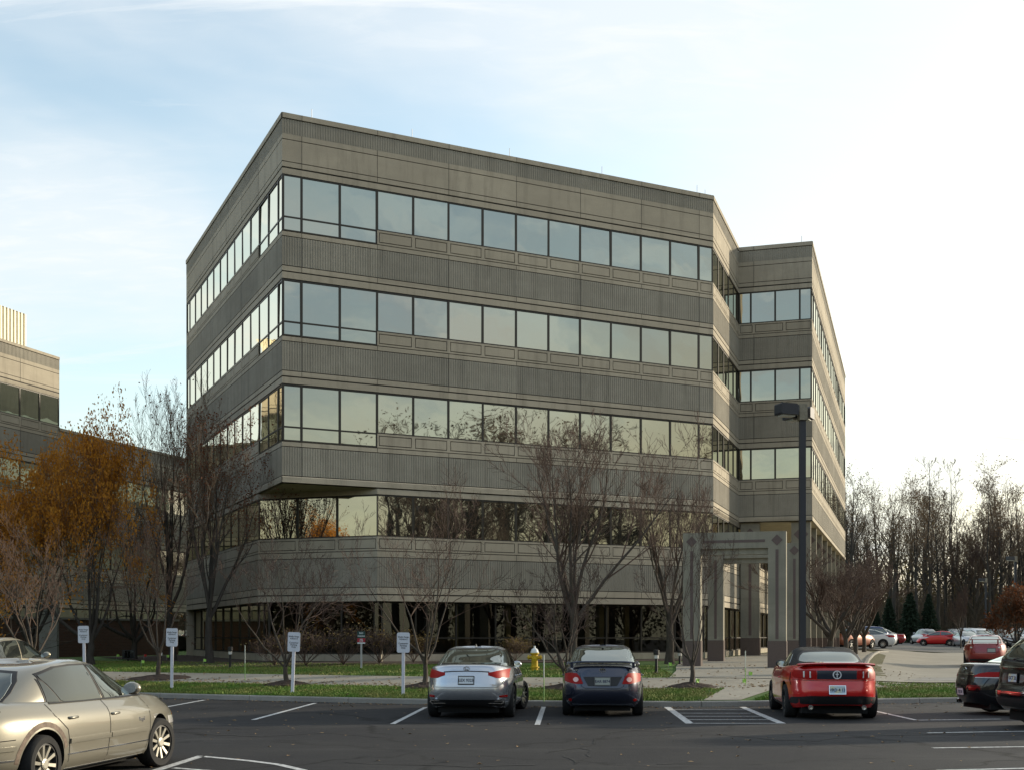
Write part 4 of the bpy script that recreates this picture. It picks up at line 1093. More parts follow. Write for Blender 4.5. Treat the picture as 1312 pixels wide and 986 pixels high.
# silver saloon
SILVER = paint('silver_paint', (.52, .54, .58), .75, .26)
lex = dict(L=4.85, W=1.84, paint=SILVER, ef=3.2, er=4.4, r=.335, ax=[-1.42, 1.43], spokes=10, steer=R(-14),
    B=[(-2.43, .36), (-2.1, .24), (-1, .19), (1.2, .19), (2.1, .2), (2.43, .26)],
    S=[(-2.43, 1.0), (-1.9, 1.03), (-1, 1.0), (.4, .96), (1.2, .92), (2.0, .80), (2.43, .66)],
    T=[(-2.43, 1.11), (-2.25, 1.125), (-1.75, 1.10), (0, 1.05), (1.1, 1.02), (1.9, .90), (2.43, .70)], V=SEDAN_V,
    G=[(.92, -2.02, 1.42, .79), (1.06, -1.86, 1.20, .775), (1.2, -1.50, .82, .72), (1.34, -1.10, .42, .645), (1.43, -.78, .08, .57), (1.47, -.45, -.15, .47)],
    rw=[(-.70, 1.115, 1.135), (-.62, 1.115, 1.27), (-.54, 1.115, 1.375), (-.40, 1.115, 1.40), (0, 1.115, 1.41), (.40, 1.115, 1.40), (.54, 1.115, 1.375), (.62, 1.115, 1.27), (.70, 1.115, 1.135)],
    fw=[(-.68, 1.02, 1.06), (-.5, 1.02, 1.36), (0, 1.02, 1.40), (.5, 1.02, 1.36), (.68, 1.02, 1.06)],
    sw=[[(-1.62, 1.06, 1.08), (-1.1, 1.04, 1.32), (-.85, 1.03, 1.375), (-.40, 1.02, 1.40)], [(-.34, 1.02, 1.40), (.1, 1.01, 1.37), (.55, 1.0, 1.22), (.95, 1.0, 1.03)]],
    parts=[('tail_light', 'rear2', [(.44, .90, .955), (.52, .875, .965), (.60, .845, .985), (.70, .84, 1.005), (.76, .84, 1.015), (.82, .845, 1.02)], REDL),
           ('trim_bar', 'rear', [(-.46, .955, .975), (-.3, .968, .985), (0, .975, .99), (.3, .968, .985), (.46, .955, .975)], BLACKP),
           ('rear_valance', 'rear', [(-.86, .30, .36), (-.7, .26, .41), (0, .25, .41), (.7, .26, .41), (.86, .30, .36)], BLACKP),
           ('reflector', 'rear2', [(.66, .455, .49), (.80, .455, .495)], REDL), 
           ('headlight', 'front2', [(.5, .62, .70), (.8, .62, .76)], CLEARL)],
    seams=[('rear', [(-.76, .86), (-.70, .72), (-.62, .66), (.62, .66), (.70, .72), (.76, .86)]), ('both', [(-.38, 1.0), (-.38, .45), (-.42, .26)]), ('both', [(.95, .98), (.92, .5), (.9, .26)]), ('both', [(-1.35, 1.0), (-1.1, .75), (-1.0, .4)]), ('rear2', [(.66, 1.09), (.72, 1.02)])],
    handles=[(-.85, .86), (.15, .85)], mir=(.92, 1.05), mirmat=SILVER, plate=(.80, 'LEX 9323', PLATEW, INK, .085, 0))
Y0 = 23.9
def place(pc, Y, yaw, L_): 
    """centre of a car whose rear middle shows at pixel column pc at depth Y"""
    h = R(90 - yaw); return (((pc - 656) / FPX * Y) + math.cos(h) * L_ / 2, Y + math.sin(h) * L_ / 2, 0), h
loc, h = place(597, Y0, 5.0, 4.85)
root, cs, body = make_car(lex, loc, h, 'silver saloon parked nose to the kerb, seen from behind with twin exhausts')
p, _n, _d = cs.hit('rear', 0, 1.02)
m_ = ring_mb(.066, .047, .012); m_.box(-.012, 0, -.030, -.020, -.02, .03); m_.box(-.012, 0, -.03, .035, -.022, -.012)
m_.v = [(v[0], -v[1], v[2]) for v in m_.v]; e = m_.build('emblem', CHROME, root, loc=(p.x - .002, 0, 1.035), fix=True)
badge_text(root, cs, 'GS 350', -.52, .70, .055)
for sg in (-1, 1):
    m_ = MB(); c = [(-.17, -.03), (-.14, .033), (.15, .033), (.17, .0), (.12, -.035)]; c = [(sg * a, b) for a, b in c]
    k = len(c); vs = [(0, a, b) for a, b in c] + [(-.02, a * .97, b * .9) for a, b in c] + [(-.02, a * .84, b * .6) for a, b in c] + [(.04, a * .8, b * .55) for a, b in c]
    m_.add(vs, [(r_ * k + i, r_ * k + (i + 1) % k, (r_ + 1) * k + (i + 1) % k, (r_ + 1) * k + i) for r_ in range(3) for i in range(k)], 0); m_.add([(.03, a * .8, b * .55) for a, b in c], [tuple(range(k))], 1)
    p, _n, _d = cs.hit('rear', sg * .6, .36); m_.build('exhaust_tip', [CHROME, WELL], root, loc=(p.x - .015, -sg * -.60, .355), fix=True)
m_ = MB(); m_.add([(-.12, 0, 0), (.06, -.02, 0), (.06, .02, 0), (-.07, 0, .07)], [(0, 1, 2), (0, 3, 1), (1, 3, 2), (2, 3, 0)]); m_.build('roof_antenna', SILVER, root, loc=(-.62, 0, 1.46), fix=True)

# dark blue saloon with a boot spoiler
NAVY = paint('dark_blue_paint', (.030, .036, .062), .5, .25)
cor = dict(L=4.54, W=1.76, paint=NAVY, ef=3.2, er=4.2, r=.315, ax=[-1.28, 1.32], spokes=8,
    B=[(-2.27, .30), (-1.9, .22), (-1, .18), (1.2, .18), (2.0, .2), (2.27, .26)],
    S=[(-2.27, .96), (-1.8, 1.0), (-1, .98), (.4, .95), (1.2, .90), (1.9, .80), (2.27, .64)],
    T=[(-2.27, 1.05), (-2.1, 1.085), (-1.65, 1.09), (0, 1.05), (1.1, 1.01), (1.8, .88), (2.27, .68)], V=SEDAN_V,
    G=[(.92, -1.95, 1.45, .77), (1.06, -1.80, 1.20, .745), (1.2, -1.48, .85, .70), (1.34, -1.12, .45, .63), (1.45, -.80, .10, .555), (1.495, -.45, -.15, .46)],
    rw=[(-.69, 1.10, 1.12), (-.60, 1.10, 1.27), (-.52, 1.10, 1.40), (-.38, 1.10, 1.43), (0, 1.10, 1.445), (.38, 1.10, 1.43), (.52, 1.10, 1.40), (.60, 1.10, 1.27), (.69, 1.10, 1.12)],
    fw=[(-.66, 1.02, 1.06), (-.5, 1.02, 1.38), (0, 1.02, 1.43), (.5, 1.02, 1.38), (.66, 1.02, 1.06)],
    sw=[[(-1.60, 1.05, 1.08), (-1.1, 1.03, 1.33), (-.85, 1.02, 1.39), (-.38, 1.01, 1.42)], [(-.32, 1.01, 1.42), (.1, 1.0, 1.40), (.55, 1.0, 1.23), (.95, 1.0, 1.03)]],
    parts=[('tail_light', 'rear2', [(.41, .70, .73), (.46, .70, .84), (.53, .70, .92), (.64, .715, .925), (.72, .73, .92), (.79, .75, .90)], REDL, .010),
           ('reversing_lamp', 'rear2', [(.49, .775, .80), (.515, .745, .83), (.545, .735, .84), (.575, .745, .83), (.60, .775, .80)], REFL, .018),
           ('plate_recess', 'rear', [(-.40, .84, .85), (-.30, .66, .85), (0, .655, .85), (.30, .66, .85), (.40, .84, .85)], BLACKP, .003),
           ('reflector', 'rear2', [(.63, .36, .37), (.645, .34, .39), (.67, .335, .395), (.695, .34, .39), (.71, .36, .37)], REDL),
           ('lower_trim', 'rear', [(-.84, .28, .30), (-.5, .26, .29), (.5, .26, .29), (.84, .28, .30)], mat('grey_trim', (.18, .20, .24), .4, .5)),
           ('headlight', 'front2', [(.5, .62, .70), (.8, .62, .76)], CLEARL)],
    seams=[('rear', [(-.66, .98), (-.47, .92), (-.44, .66), (-.36, .61), (.36, .61), (.44, .66), (.47, .92), (.66, .98)]), ('both', [(-.36, 1.0), (-.36, .45), (-.40, .25)]), ('both', [(.95, .96), (.92, .5), (.9, .25)])],
    handles=[(-.85, .85), (.15, .84)], mir=(.92, 1.04), mirmat=NAVY, plate=(.755, 'EAR 8874', PLATEG, INK, .085, 0), framemat=mat('plate_surround', (.12, .12, .11), .5))
loc, h = place(772, 24.5, 4.5, 4.54)
root, cs, body = make_car(cor, loc, h, 'dark blue saloon with a boot spoiler parked nose to the kerb')
m_ = MB()
vs = []; K = 14
for i in range(K + 1):
    y = -.70 + 1.4 * i / K; e_ = abs(y) / .70; x0 = -2.17 + .10 * e_ ** 4; z = 1.155 - .035 * e_ ** 6
    vs += [(x0, y, z), (x0 + .02, y, z + .022), (x0 + .20, y, z + .012), (x0 + .21, y, z - .008), (x0 + .03, y, z - .015)]
m_.add(vs, [(5 * i + j, 5 * i + (j + 1) % 5, 5 * (i + 1) + (j + 1) % 5, 5 * (i + 1) + j) for i in range(K) for j in range(5)] + [(0, 1, 2, 3, 4), tuple(5 * K + j for j in range(5))])
for sg in (-1, 1): m_.box(-2.12, -1.96, sg * .64 - .03, sg * .64 + .03, 1.03, 1.15)
m_.build('boot_spoiler', NAVY, root, fix=True, angle=40)
p, _n, _d = cs.hit('rear', 0, .97); m_ = ring_mb(.068, .045, .010); m_ = ring_mb(.03, .044, .009, mb=m_); m_ = ring_mb(.045, .018, .008, mb=m_, cz=.024)
m_.build('emblem', CHROME, root, loc=(p.x - .003, 0, .985), fix=True); badge_text(root, cs, 'COROLLA', .52, .985, .04, sx=1.2); badge_text(root, cs, 'LE', -.56, .985, .04)
m_ = MB(); m_.box(-.06, .06, -.02, .02, 0, .03); m_.build('roof_antenna', BLACKP, root, loc=(-.72, 0, 1.49))

# red convertible coupe with a black soft top
RED = paint('red_paint', (.58, .008, .008), .1, .28)
mus = dict(L=4.78, W=1.90, paint=RED, ef=3.4, er=4.0, r=.35, ax=[-1.30, 1.42], spokes=5, rimmat=RIMD, tw=.25, roofmat=CLOTH,
    B=[(-2.39, .33), (-2.0, .25), (-1, .2), (1.2, .2), (2.0, .2), (2.39, .28)],
    S=[(-2.39, 1.02), (-1.8, 1.04), (-1.2, 1.035), (-.3, .98), (.4, .97), (1.2, .97), (2.0, .90), (2.39, .76)],
    T=[(-2.39, 1.10), (-2.2, 1.135), (-1.7, 1.12), (0, 1.06), (1.1, 1.05), (1.9, .97), (2.39, .80)],
    V=[(0, .90, .14, .2), (.12, .965, .06, .06), (.32, .985, .0, 0.0), (.50, .985, .02, .02), (.72, 1.0, .06, .05), (.90, .975, .05, .10), (1.0, .945, .06, .16)],
    G=[(.95, -1.85, 1.15, .80), (1.08, -1.70, .95, .775), (1.2, -1.42, .70, .72), (1.32, -1.12, .40, .66), (1.41, -.82, .12, .585), (1.455, -.50, -.10, .47)], ger=3.4,
    rw=[(-.60, 1.17, 1.20), (-.56, 1.15, 1.27), (-.49, 1.14, 1.33), (-.36, 1.14, 1.345), (0, 1.14, 1.355), (.36, 1.14, 1.345), (.49, 1.14, 1.33), (.56, 1.15, 1.27), (.60, 1.17, 1.20)],
    fw=[(-.66, 1.06, 1.10), (-.5, 1.06, 1.34), (0, 1.06, 1.38), (.5, 1.06, 1.34), (.66, 1.06, 1.10)],
    sw=[[(-.88, 1.09, 1.12), (-.70, 1.07, 1.29), (-.2, 1.05, 1.36), (.15, 1.04, 1.34), (.72, 1.04, 1.12)]],
    parts=[('tail_light', 'rear2', [(.40, .83, 1.005), (.55, .83, 1.01), (.70, .835, 1.005), (.78, .85, .995), (.815, .89, .96)], REDL, .010),
           ('lamp_bar', 'rear2', [(.50, .86, .985), (.525, .86, .985)], CLEARL, .018), ('lamp_bar', 'rear2', [(.61, .865, .985), (.635, .865, .985)], CLEARL, .018),
           ('decklid_panel', 'rear', [(-.385, .83, 1.005), (0, .83, 1.005), (.385, .83, 1.005)], mat('gloss_black_panel', (.02, .025, .04), .3), .012),
           ('rear_valance', 'rear', [(-.90, .34, .37), (-.82, .33, .46), (-.5, .33, .50), (.5, .33, .50), (.82, .33, .46), (.90, .34, .37)], BLACKP, .012),
           ('high_brake_lamp', 'rear', [(-.20, 1.065, 1.09), (.20, 1.065, 1.09)], DREDL, .006),
           ('sill_trim', 'both', [(-.85, .22, .29), (.95, .22, .29)], BLACKP, .006),
           ('headlight', 'front2', [(.55, .70, .84), (.8, .70, .84)], CLEARL)],
    seams=[('rear2', [(.84, .95), (.86, .80), (.84, .70)]), ('both', [(-.78, .98), (-.80, .5), (-.84, .26)]), ('both', [(.78, .98), (.80, .5), (.82, .26)]), ('rear', [(-.82, .815), (-.4, .80), (.4, .80), (.82, .815)])],
    handles=[(-.62, .82)], mir=(.66, 1.08), mirmat=BLACKP, plate=(.62, 'VRD 4 13', PLATEO, INK, .085, 0), framemat=CHROME)
loc, h = place(1073, 23.6, 6.5, 4.78)
root, cs, body = make_car(mus, loc, h, 'red convertible coupe with a black soft top parked beside the hatched bay')
p, _n, _d = cs.hit('rear', 0, .92)
m_ = ring_mb(.088, .088, .022); m_.box(-.012, 0, -.009, .009, -.055, .06); m_.box(-.012, 0, -.03, .03, .0, .02)
m_.build('emblem', mat('bright_emblem', (.75, .76, .78), .4, .2), root, loc=(p.x - .014, 0, .92), fix=True)
vs = []; m_ = MB(); K = 14
for i in range(K + 1):
    y = -.76 + 1.52 * i / K; e_ = abs(y) / .76; x0 = -2.40 + .16 * e_ ** 4; z = 1.15 - .03 * e_ ** 3
    vs += [(x0, y, z), (x0 + .03, y, z + .02), (x0 + .24, y, z + .005), (x0 + .24, y, z - .03), (x0 + .04, y, z - .03)]
m_.add(vs, [(5 * i + j, 5 * i + (j + 1) % 5, 5 * (i + 1) + (j + 1) % 5, 5 * (i + 1) + j) for i in range(K) for j in range(5)] + [(0, 1, 2, 3, 4), tuple(5 * K + j for j in range(5))])
m_.build('boot_spoiler', RED, root, fix=True, angle=40)
m_ = MB(); m_.tube([(0, 0, 0), (0, 0, .05), (-.03, 0, .30)], [.012, .006, .003], 6); m_.build('antenna', BLACKP, root, loc=(1.3, -.72, .95))
for sg in (-1, 1):
    m_ = MB(); m_.lathe([(.042, 0), (.048, -.01), (.048, -.12), (.040, -.12), (.040, -.02)], 16, axis='x'); m_.build('exhaust_tip', CHROME, root, loc=(-2.26, sg * .52, .27))

# gold saloon in the near left corner
GOLD = paint('pale_gold_paint', (.25, .235, .19), .45, .36)
RUST = mat('worn_arch_edge', (.10, .07, .055), .8, noise=(.22, .17, .13), scale=14)
reg_ = dict(L=4.98, W=1.85, paint=GOLD, ef=2.8, er=3.6, r=.315, ax=[-1.42, 1.27], spokes=10, rim=.228, rstyle='thin', rimback=1, rimmat=mat('bright_alloy_rim', (.46, .44, .38), .38, .7), steer=R(-6),
    B=[(-2.49, .34), (-2.1, .26), (-1, .2), (1.2, .2), (2.0, .22), (2.49, .3)],
    S=[(-2.49, .86), (-1.9, .92), (-1, .93), (.4, .91), (1.2, .875), (1.9, .82), (2.49, .67)],
    T=[(-2.49, .95), (-2.2, .99), (-1.7, 1.0), (0, 1.0), (1.1, .97), (1.9, .885), (2.49, .72)],
    V=[(0, .90, .16, .22), (.12, .965, .05, .06), (.35, .985, 0.0, 0.0), (.5, 1.0, .015, .03), (.62, 1.0, .03, .06), (.8, .985, .05, .11), (.94, .93, .09, .2), (1.0, .89, .12, .28)],
    G=[(.86, -2.0, 1.42, .80), (.98, -1.86, 1.20, .785), (1.12, -1.64, .86, .75), (1.27, -1.40, .50, .705), (1.375, -1.16, .22, .65), (1.42, -.80, 0.0, .53)], gef=3.0, ger=3.6, crown=.045,
    rw=[(-.53, 1.0, 1.05), (-.50, .99, 1.17), (-.42, .98, 1.27), (0, .98, 1.30), (.42, .98, 1.27), (.50, .99, 1.17), (.53, 1.0, 1.05)],
    fw=[(-.68, .98, 1.02), (-.5, .98, 1.33), (0, .98, 1.37), (.5, .98, 1.33), (.68, .98, 1.02)],
    sw=[[(-1.20, .968, 1.20), (-1.15, .966, 1.17), (-.99, .96, .985)], [(-1.17, 1.225, 1.25), (-.955, .975, 1.31), (-.90, .96, 1.325), (-.60, .955, 1.345), (-.30, .955, 1.345), (-.12, .955, .99)], [(-.24, 1.33, 1.345), (-.02, .955, 1.335), (.30, .955, 1.28), (.62, .955, 1.15), (.95, .955, .985)]],
    parts=[('side_moulding', 'both', [(-2.3, .50, .545), (-1.86, .50, .545)], GOLD, .022), ('side_moulding', 'both', [(-.98, .505, .555), (-.12, .505, .555)], GOLD, .024), ('side_moulding', 'both', [(-.10, .505, .555), (.86, .505, .555)], GOLD, .024),
           ('lower_line', 'both', [(-.99, .375, .39), (-.12, .375, .39)], CHROME, .006), ('lower_line', 'both', [(-.10, .375, .39), (.90, .375, .39)], CHROME, .006), ('sill_trim', 'both', [(-.98, .205, .222), (.88, .205, .222)], CHROME, .006), ('bumper_line', 'both', [(-2.3, .385, .405), (-1.86, .385, .405)], CHROME, .006),
           ('side_marker', 'both', [(2.04, .62, .70), (2.12, .60, .71), (2.2, .60, .68)], AMBERL, .008),
           ('window_surround', 'both', [(-1.20, .945, .958), (-.5, .94, .953), (.95, .938, .951)], BLACKP, .007),
           ('tail_light', 'rear2', [(.25, .66, .80), (.6, .66, .79)], REDL), ('headlight', 'front2', [(.4, .52, .60), (.8, .54, .64)], CLEARL)],
    seams=[('both', [(-1.28, .95), (-1.22, .82), (-1.02, .66), (-.97, .45), (-.97, .24)]), ('both', [(-.15, .95), (-.11, .85), (-.11, .55), (-.14, .23)]), ('both', [(.86, .93), (.93, .8), (.93, .5), (.84, .25)]), ('both', [(-2.4, .60), (-1.86, .61)]), ('both', [(-2.0, .99), (-1.96, .94), (-1.95, .90)]), ('both', [(-.11, .73), (-.11, .60)])],
    handles=[(-.90, .785), (.02, .775)], mir=(.86, 1.03), mirmat=GOLD, plate=(.74, '', PLATEW, INK, .08, 0))
fh, rh = Vector((-4.60, 15.35)), Vector((-5.06, 12.70)); dr_ = (fh - rh).normalized(); hh = math.atan2(dr_.y, dr_.x)
ctr = rh + (fh - rh) * (1.42 / 2.69) + Vector((-dr_.y, dr_.x)) * (.93 - .11)
root, cs, body = make_car(reg_, (ctr.x, ctr.y, 0), hh, 'pale gold saloon with worn rear arch in the near left corner')
m_ = MB()
pts = []
for i in range(15):
    a = R(-8 + 170 * i / 14); pts.append((-1.42 - math.cos(a) * .405, .335 + math.sin(a) * .405))
cs.strip(m_, 'right', pts, .055, .003); m_.build('rusted_arch_lip', RUST, body)
p, _n, _d = cs.hit('right', .68, .66)
me = text_mesh('Regal', .07, INKS, 'badge_lettering', .003); o = link('badge_lettering', me, root, (.68, p.y - .004, .66)); o.rotation_euler = (R(90), 0, 0)
# gear seen on the dark side of the door line
# pale gold crossover behind it
TAN = paint('champagne_paint', (.50, .45, .33), .5, .3)
suv = dict(L=4.6, W=1.80, paint=TAN, ef=3, er=4.5, r=.34, ax=[-1.35, 1.35], spokes=5,
    B=[(-2.3, .38), (-1.9, .27), (1.9, .27), (2.3, .34)], S=[(-2.3, 1.06), (-1, 1.06), (.6, 1.03), (1.4, .98), (2.0, .90), (2.3, .74)], T=[(-2.3, 1.12), (0, 1.10), (1.1, 1.07), (1.8, .98), (2.3, .80)], V=SEDAN_V,
    G=[(1.0, -2.10, 1.5, .80), (1.15, -1.98, 1.28, .775), (1.35, -1.75, .85, .72), (1.52, -1.45, .50, .66), (1.62, -1.2, .20, .58), (1.665, -.8, -.10, .48)],
    rw=[(-.6, 1.16, 1.44), (-.5, 1.15, 1.52), (.5, 1.15, 1.52), (.6, 1.16, 1.44)], fw=[(-.66, 1.14, 1.2), (-.5, 1.14, 1.52), (.5, 1.14, 1.52), (.66, 1.14, 1.2)],
    sw=[[(-1.75, 1.16, 1.22), (-1.5, 1.15, 1.44), (-.9, 1.14, 1.55), (-.36, 1.13, 1.575)], [(-.28, 1.13, 1.575), (.1, 1.12, 1.54), (.5, 1.12, 1.38), (1.02, 1.12, 1.14)]],
    parts=[('tail_light', 'rear2', [(.6, .85, 1.1), (.82, .85, 1.12)], REDL), ('headlight', 'front2', [(.4, .72, .82), (.8, .74, .88)], CLEARL)], seams=[('both', [(-.32, 1.08), (-.32, .4)]), ('both', [(.98, 1.05), (.95, .4)])], handles=[(-.8, .98), (.1, .97)], mir=(1.0, 1.19), mirmat=TAN)
make_car(suv, (-13.6, 31.6, 0), R(80), 'champagne coloured car with its roof showing above the pale gold saloon')

# black saloon and black sport utility in the right hand bays
BLACKC = paint('black_paint', (.006, .006, .008), .2, .16)
acu = dict(L=4.93, W=1.88, paint=BLACKC, ef=3.2, er=3.3, r=.34, ax=[-1.40, 1.40], spokes=7,
    B=[(-2.46, .30), (-2.1, .2), (1.9, .2), (2.46, .28)], S=[(-2.46, .99), (-1.9, 1.01), (-1, .99), (.4, .95), (1.3, .90), (2.46, .66)], T=[(-2.46, 1.11), (-2.25, 1.12), (-1.7, 1.10), (0, 1.05), (1.1, 1.01), (2.46, .70)], V=SEDAN_V,
    G=[(.92, -2.0, 1.45, .80), (1.06, -1.85, 1.20, .775), (1.2, -1.5, .82, .72), (1.34, -1.10, .42, .65), (1.42, -.78, .08, .58), (1.46, -.45, -.15, .48)],
    rw=lex['rw'], fw=lex['fw'], sw=lex['sw'],
    parts=[('tail_light', 'rear2', [(.40, .82, .84), (.50, .82, .90), (.62, .82, .93), (.76, .83, .935)], REDL, .01), ('reversing_lamp', 'rear2', [(.44, .805, .82), (.74, .805, .82)], CLEARL, .016),
           ('trim_bar', 'rear', [(-.4, .865, .88), (.4, .865, .88)], CHROME, .01)],
    seams=[('rear', [(-.66, .8), (-.6, .62), (.6, .62), (.66, .8)])], handles=[(-.85, .86), (.15, .85)], mir=(.92, 1.05), mirmat=BLACKC, plate=(.50, 'FJS 20', PLATEW, INK, .085, 0))
root, cs, body = make_car(acu, (9.75 + 2.46, 25.9, 0), R(4), 'black saloon with red tail lamps between the parked sport utility and the red coupe')
badge_text(root, cs, 'ACURA', 0, .775, .05); p, _n, _d = cs.hit('rear', 0, .99); m_ = ring_mb(.05, .045, .01); m_.build('emblem', CHROME, root, loc=(p.x - .002, 0, .98), fix=True)
m_ = MB(); m_.lathe([(.042, 0), (.048, -.01), (.048, -.10), (.040, -.10), (.040, -.02)], 16, axis='x'); m_.build('exhaust_tip', CHROME, root, loc=(-2.22, .50, .27))
bsu = dict(L=4.7, W=1.92, paint=BLACKC, ef=3.2, er=5.2, r=.37, ax=[-1.42, 1.40], spokes=5, glass=CGD, tw=.25,
    B=[(-2.35, .40), (-2.0, .30), (1.9, .28), (2.35, .36)], S=[(-2.35, 1.20), (-1, 1.19), (.6, 1.15), (1.4, 1.08), (2.35, .92)], T=[(-2.35, 1.24), (0, 1.21), (1.1, 1.16), (2.35, .96)],
    V=[(0, .92, .14, .2), (.12, .97, .02, .06), (.34, .99, 0.0, 0.0), (.44, 1.0, .05, .02), (.6, 1.0, .075, .04), (.8, .985, .09, .08), (1.0, .95, .13, .18)],
    G=[(1.10, -2.27, 1.5, .89), (1.25, -2.23, 1.28, .87), (1.42, -2.10, .85, .82), (1.60, -1.92, .50, .76), (1.72, -1.74, .20, .70), (1.77, -1.3, -.10, .58)], ger=5.5,
    rw=[(-.76, 1.27, 1.31), (-.70, 1.26, 1.50), (-.60, 1.26, 1.62), (.60, 1.26, 1.62), (.70, 1.26, 1.50), (.76, 1.27, 1.31)], fw=[(-.66, 1.18, 1.22), (-.5, 1.18, 1.56), (.5, 1.18, 1.56), (.66, 1.18, 1.22)],
    sw=[[(-2.0, 1.27, 1.31), (-1.8, 1.25, 1.52), (-1.1, 1.24, 1.62), (-.36, 1.22, 1.63)], [(-.28, 1.22, 1.63), (.5, 1.21, 1.44), (1.02, 1.20, 1.23)]],
    parts=[('tail_light', 'rear2', [(.66, .92, 1.08), (.88, .92, 1.10)], DREDL), ('tailgate_strip', 'rear', [(-.70, 1.115, 1.13), (.70, 1.115, 1.13)], CHROME, .012), ('bumper_lower', 'rear', [(-.86, .40, .56), (.86, .40, .56)], BLACKP, .008), ('bumper_strip', 'rear', [(-.9, .665, .68), (.9, .665, .68)], CHROME, .01)],
    seams=[('rear', [(-.7, 1.0), (-.66, .72), (.66, .72), (.7, 1.0)])], handles=[(-.85, 1.0), (.15, .99)], mir=(1.0, 1.25), mirmat=BLACKC, plate=(.93, 'GCT 52', PLATEO, INK, .085, 0))
root, cs, body = make_car(bsu, (9.10 + 2.33, 21.85, 0), R(5), 'black sport utility vehicle cut off by the right edge of the view')
m_ = MB(); m_.tube([(-.05, 0, 0), (-.09, -.1, .01), (-.10, -.34, .03)], [.022, .012, .007], 8); p, _n, _d = cs.hit('rear', .02, 1.28); m_.build('rear_wiper', BLACKP, root, loc=(p.x, .0, 1.27))

# red coupe with a tall spoiler further up the driveway
DRED = paint('dark_red_paint', (.26, .016, .014), .2, .28)
tib = dict(L=4.4, W=1.76, paint=DRED, ef=3.2, er=3.6, r=.32, ax=[-1.2, 1.3], spokes=5,
    B=[(-2.2, .30), (-1.9, .2), (1.8, .2), (2.2, .28)], S=[(-2.2, .92), (-1.7, .96), (-1, .95), (.4, .90), (1.2, .86), (2.2, .62)], T=[(-2.2, .99), (-1.7, 1.0), (0, 1.0), (1.1, .95), (2.2, .66)], V=SEDAN_V,
    G=[(.88, -1.95, 1.35, .76), (1.0, -1.75, 1.10, .74), (1.12, -1.40, .75, .68), (1.23, -1.00, .35, .62), (1.31, -.70, .05, .55), (1.34, -.40, -.15, .45)],
    rw=[(-.60, 1.02, 1.05), (-.50, 1.02, 1.24), (0, 1.02, 1.27), (.50, 1.02, 1.24), (.60, 1.02, 1.05)], fw=[(-.6, .98, 1.0), (-.45, .98, 1.24), (.45, .98, 1.24), (.6, .98, 1.0)],
    sw=[[(-1.1, 1.0, 1.05), (-.6, .99, 1.22), (0, .98, 1.24), (.8, .97, .99)]],
    parts=[('tail_light', 'rear2', [(.62, .70, .88), (.80, .72, .90)], DREDL), ('tail_lamp', 'rear2', [(.50, .80, .84), (.54, .79, .85), (.58, .80, .84)], CLEARL), ('rear_valance', 'rear', [(-.8, .25, .34), (.8, .25, .34)], BLACKP)],
    seams=[('rear', [(-.6, .9), (-.5, .62), (.5, .62), (.6, .9)])], mir=(.8, 1.0), mirmat=BLACKP, plate=(.70, '', PLATEG, INK, .08, -.25))
p = (1262 - 656) / FPX * 49.5
def gzc(x, y): return gz(x, y)
root, cs, body = make_car(tib, (p + .83, 51.55, gzc(p + .83, 51.55) + .05), R(68), 'dark red coupe with a raised boot spoiler parked on the sunlit driveway')
m_ = MB(); m_.box(-2.12, -1.90, -.62, .62, 1.145, 1.17)
for sg in (-1, 1): m_.box(-2.08, -1.94, sg * .5 - .03, sg * .5 + .03, .96, 1.146)
m_.build('boot_spoiler', DRED, root)

# vehicles far off
def simple(kind, col, **k):
    base = dict(sedan=lex, suv=suv, coupe=tib, big=bsu)[kind]; S = dict(base); S['paint'] = col; S['mirmat'] = col; S['seams'] = []; S['handles'] = []; S.pop('plate', None)
    S['parts'] = [q for q in base['parts'] if q[0] in ('tail_light', 'headlight')]; S['glass'] = CGL
    S.update(k); return S
WHT = paint('white_paint', (.68, .68, .66), .0, .3); SLV = paint('grey_silver_paint', (.40, .42, .45), .6, .3); DBL = paint('deep_blue_paint', (.02, .04, .12), .4, .25)
DGR = paint('charcoal_paint', (.05, .052, .06), .4, .3); ORG = paint('burnt_orange_paint', (.30, .09, .04), .3, .35); GREYP = paint('warm_grey_paint', (.26, .26, .25), .4, .3)
hat = simple('suv', RED, L=4.0, W=1.72, B=[(-2.0, .3), (-1.7, .24), (1.7, .24), (2.0, .3)], ax=[-1.2, 1.25], r=.31,
    S=[(-2.0, 1.0), (-1, 1.02), (.6, .95), (1.2, .88), (2.0, .68)], T=[(-2.0, 1.04), (0, 1.04), (1.0, 1.0), (2.0, .72)],
    G=[(.94, -1.85, 1.35, .76), (1.08, -1.72, 1.12, .735), (1.24, -1.5, .75, .68), (1.38, -1.3, .35, .62), (1.46, -1.05, .05, .54), (1.49, -.7, -.15, .44)],
    rw=[(-.55, 1.1, 1.3), (-.45, 1.08, 1.38), (.45, 1.08, 1.38), (.55, 1.1, 1.3)], fw=[(-.6, 1.06, 1.1), (-.45, 1.06, 1.38), (.45, 1.06, 1.38), (.6, 1.06, 1.1)],
    sw=[[(-1.4, 1.14, 1.2), (-1.1, 1.1, 1.33), (-.4, 1.06, 1.42)], [(-.32, 1.06, 1.42), (.3, 1.04, 1.33), (.9, 1.03, 1.06)]], mir=(.85, 1.08))
def far(S, px, Y, rz, label, group=None, lod=1, dz=0):
    x = (px - 656) / FPX * Y; return make_car(S, (x, Y, gz(x, Y) + .055 + dz), R(rz), label, group=group, lod=lod)
far(hat, 1201, 118, 155, 'bright red hatchback crossing the far end of the driveway')
GF = 'cars parked in the far lot'
far(simple('suv', SLV), 1184, 127, 95, 'silver sport utility parked alone left of the red hatchback', GF)
far(simple('suv', GREYP), 1226, 128, -88, 'grey van parked behind the blue saloon in the far lot', GF)
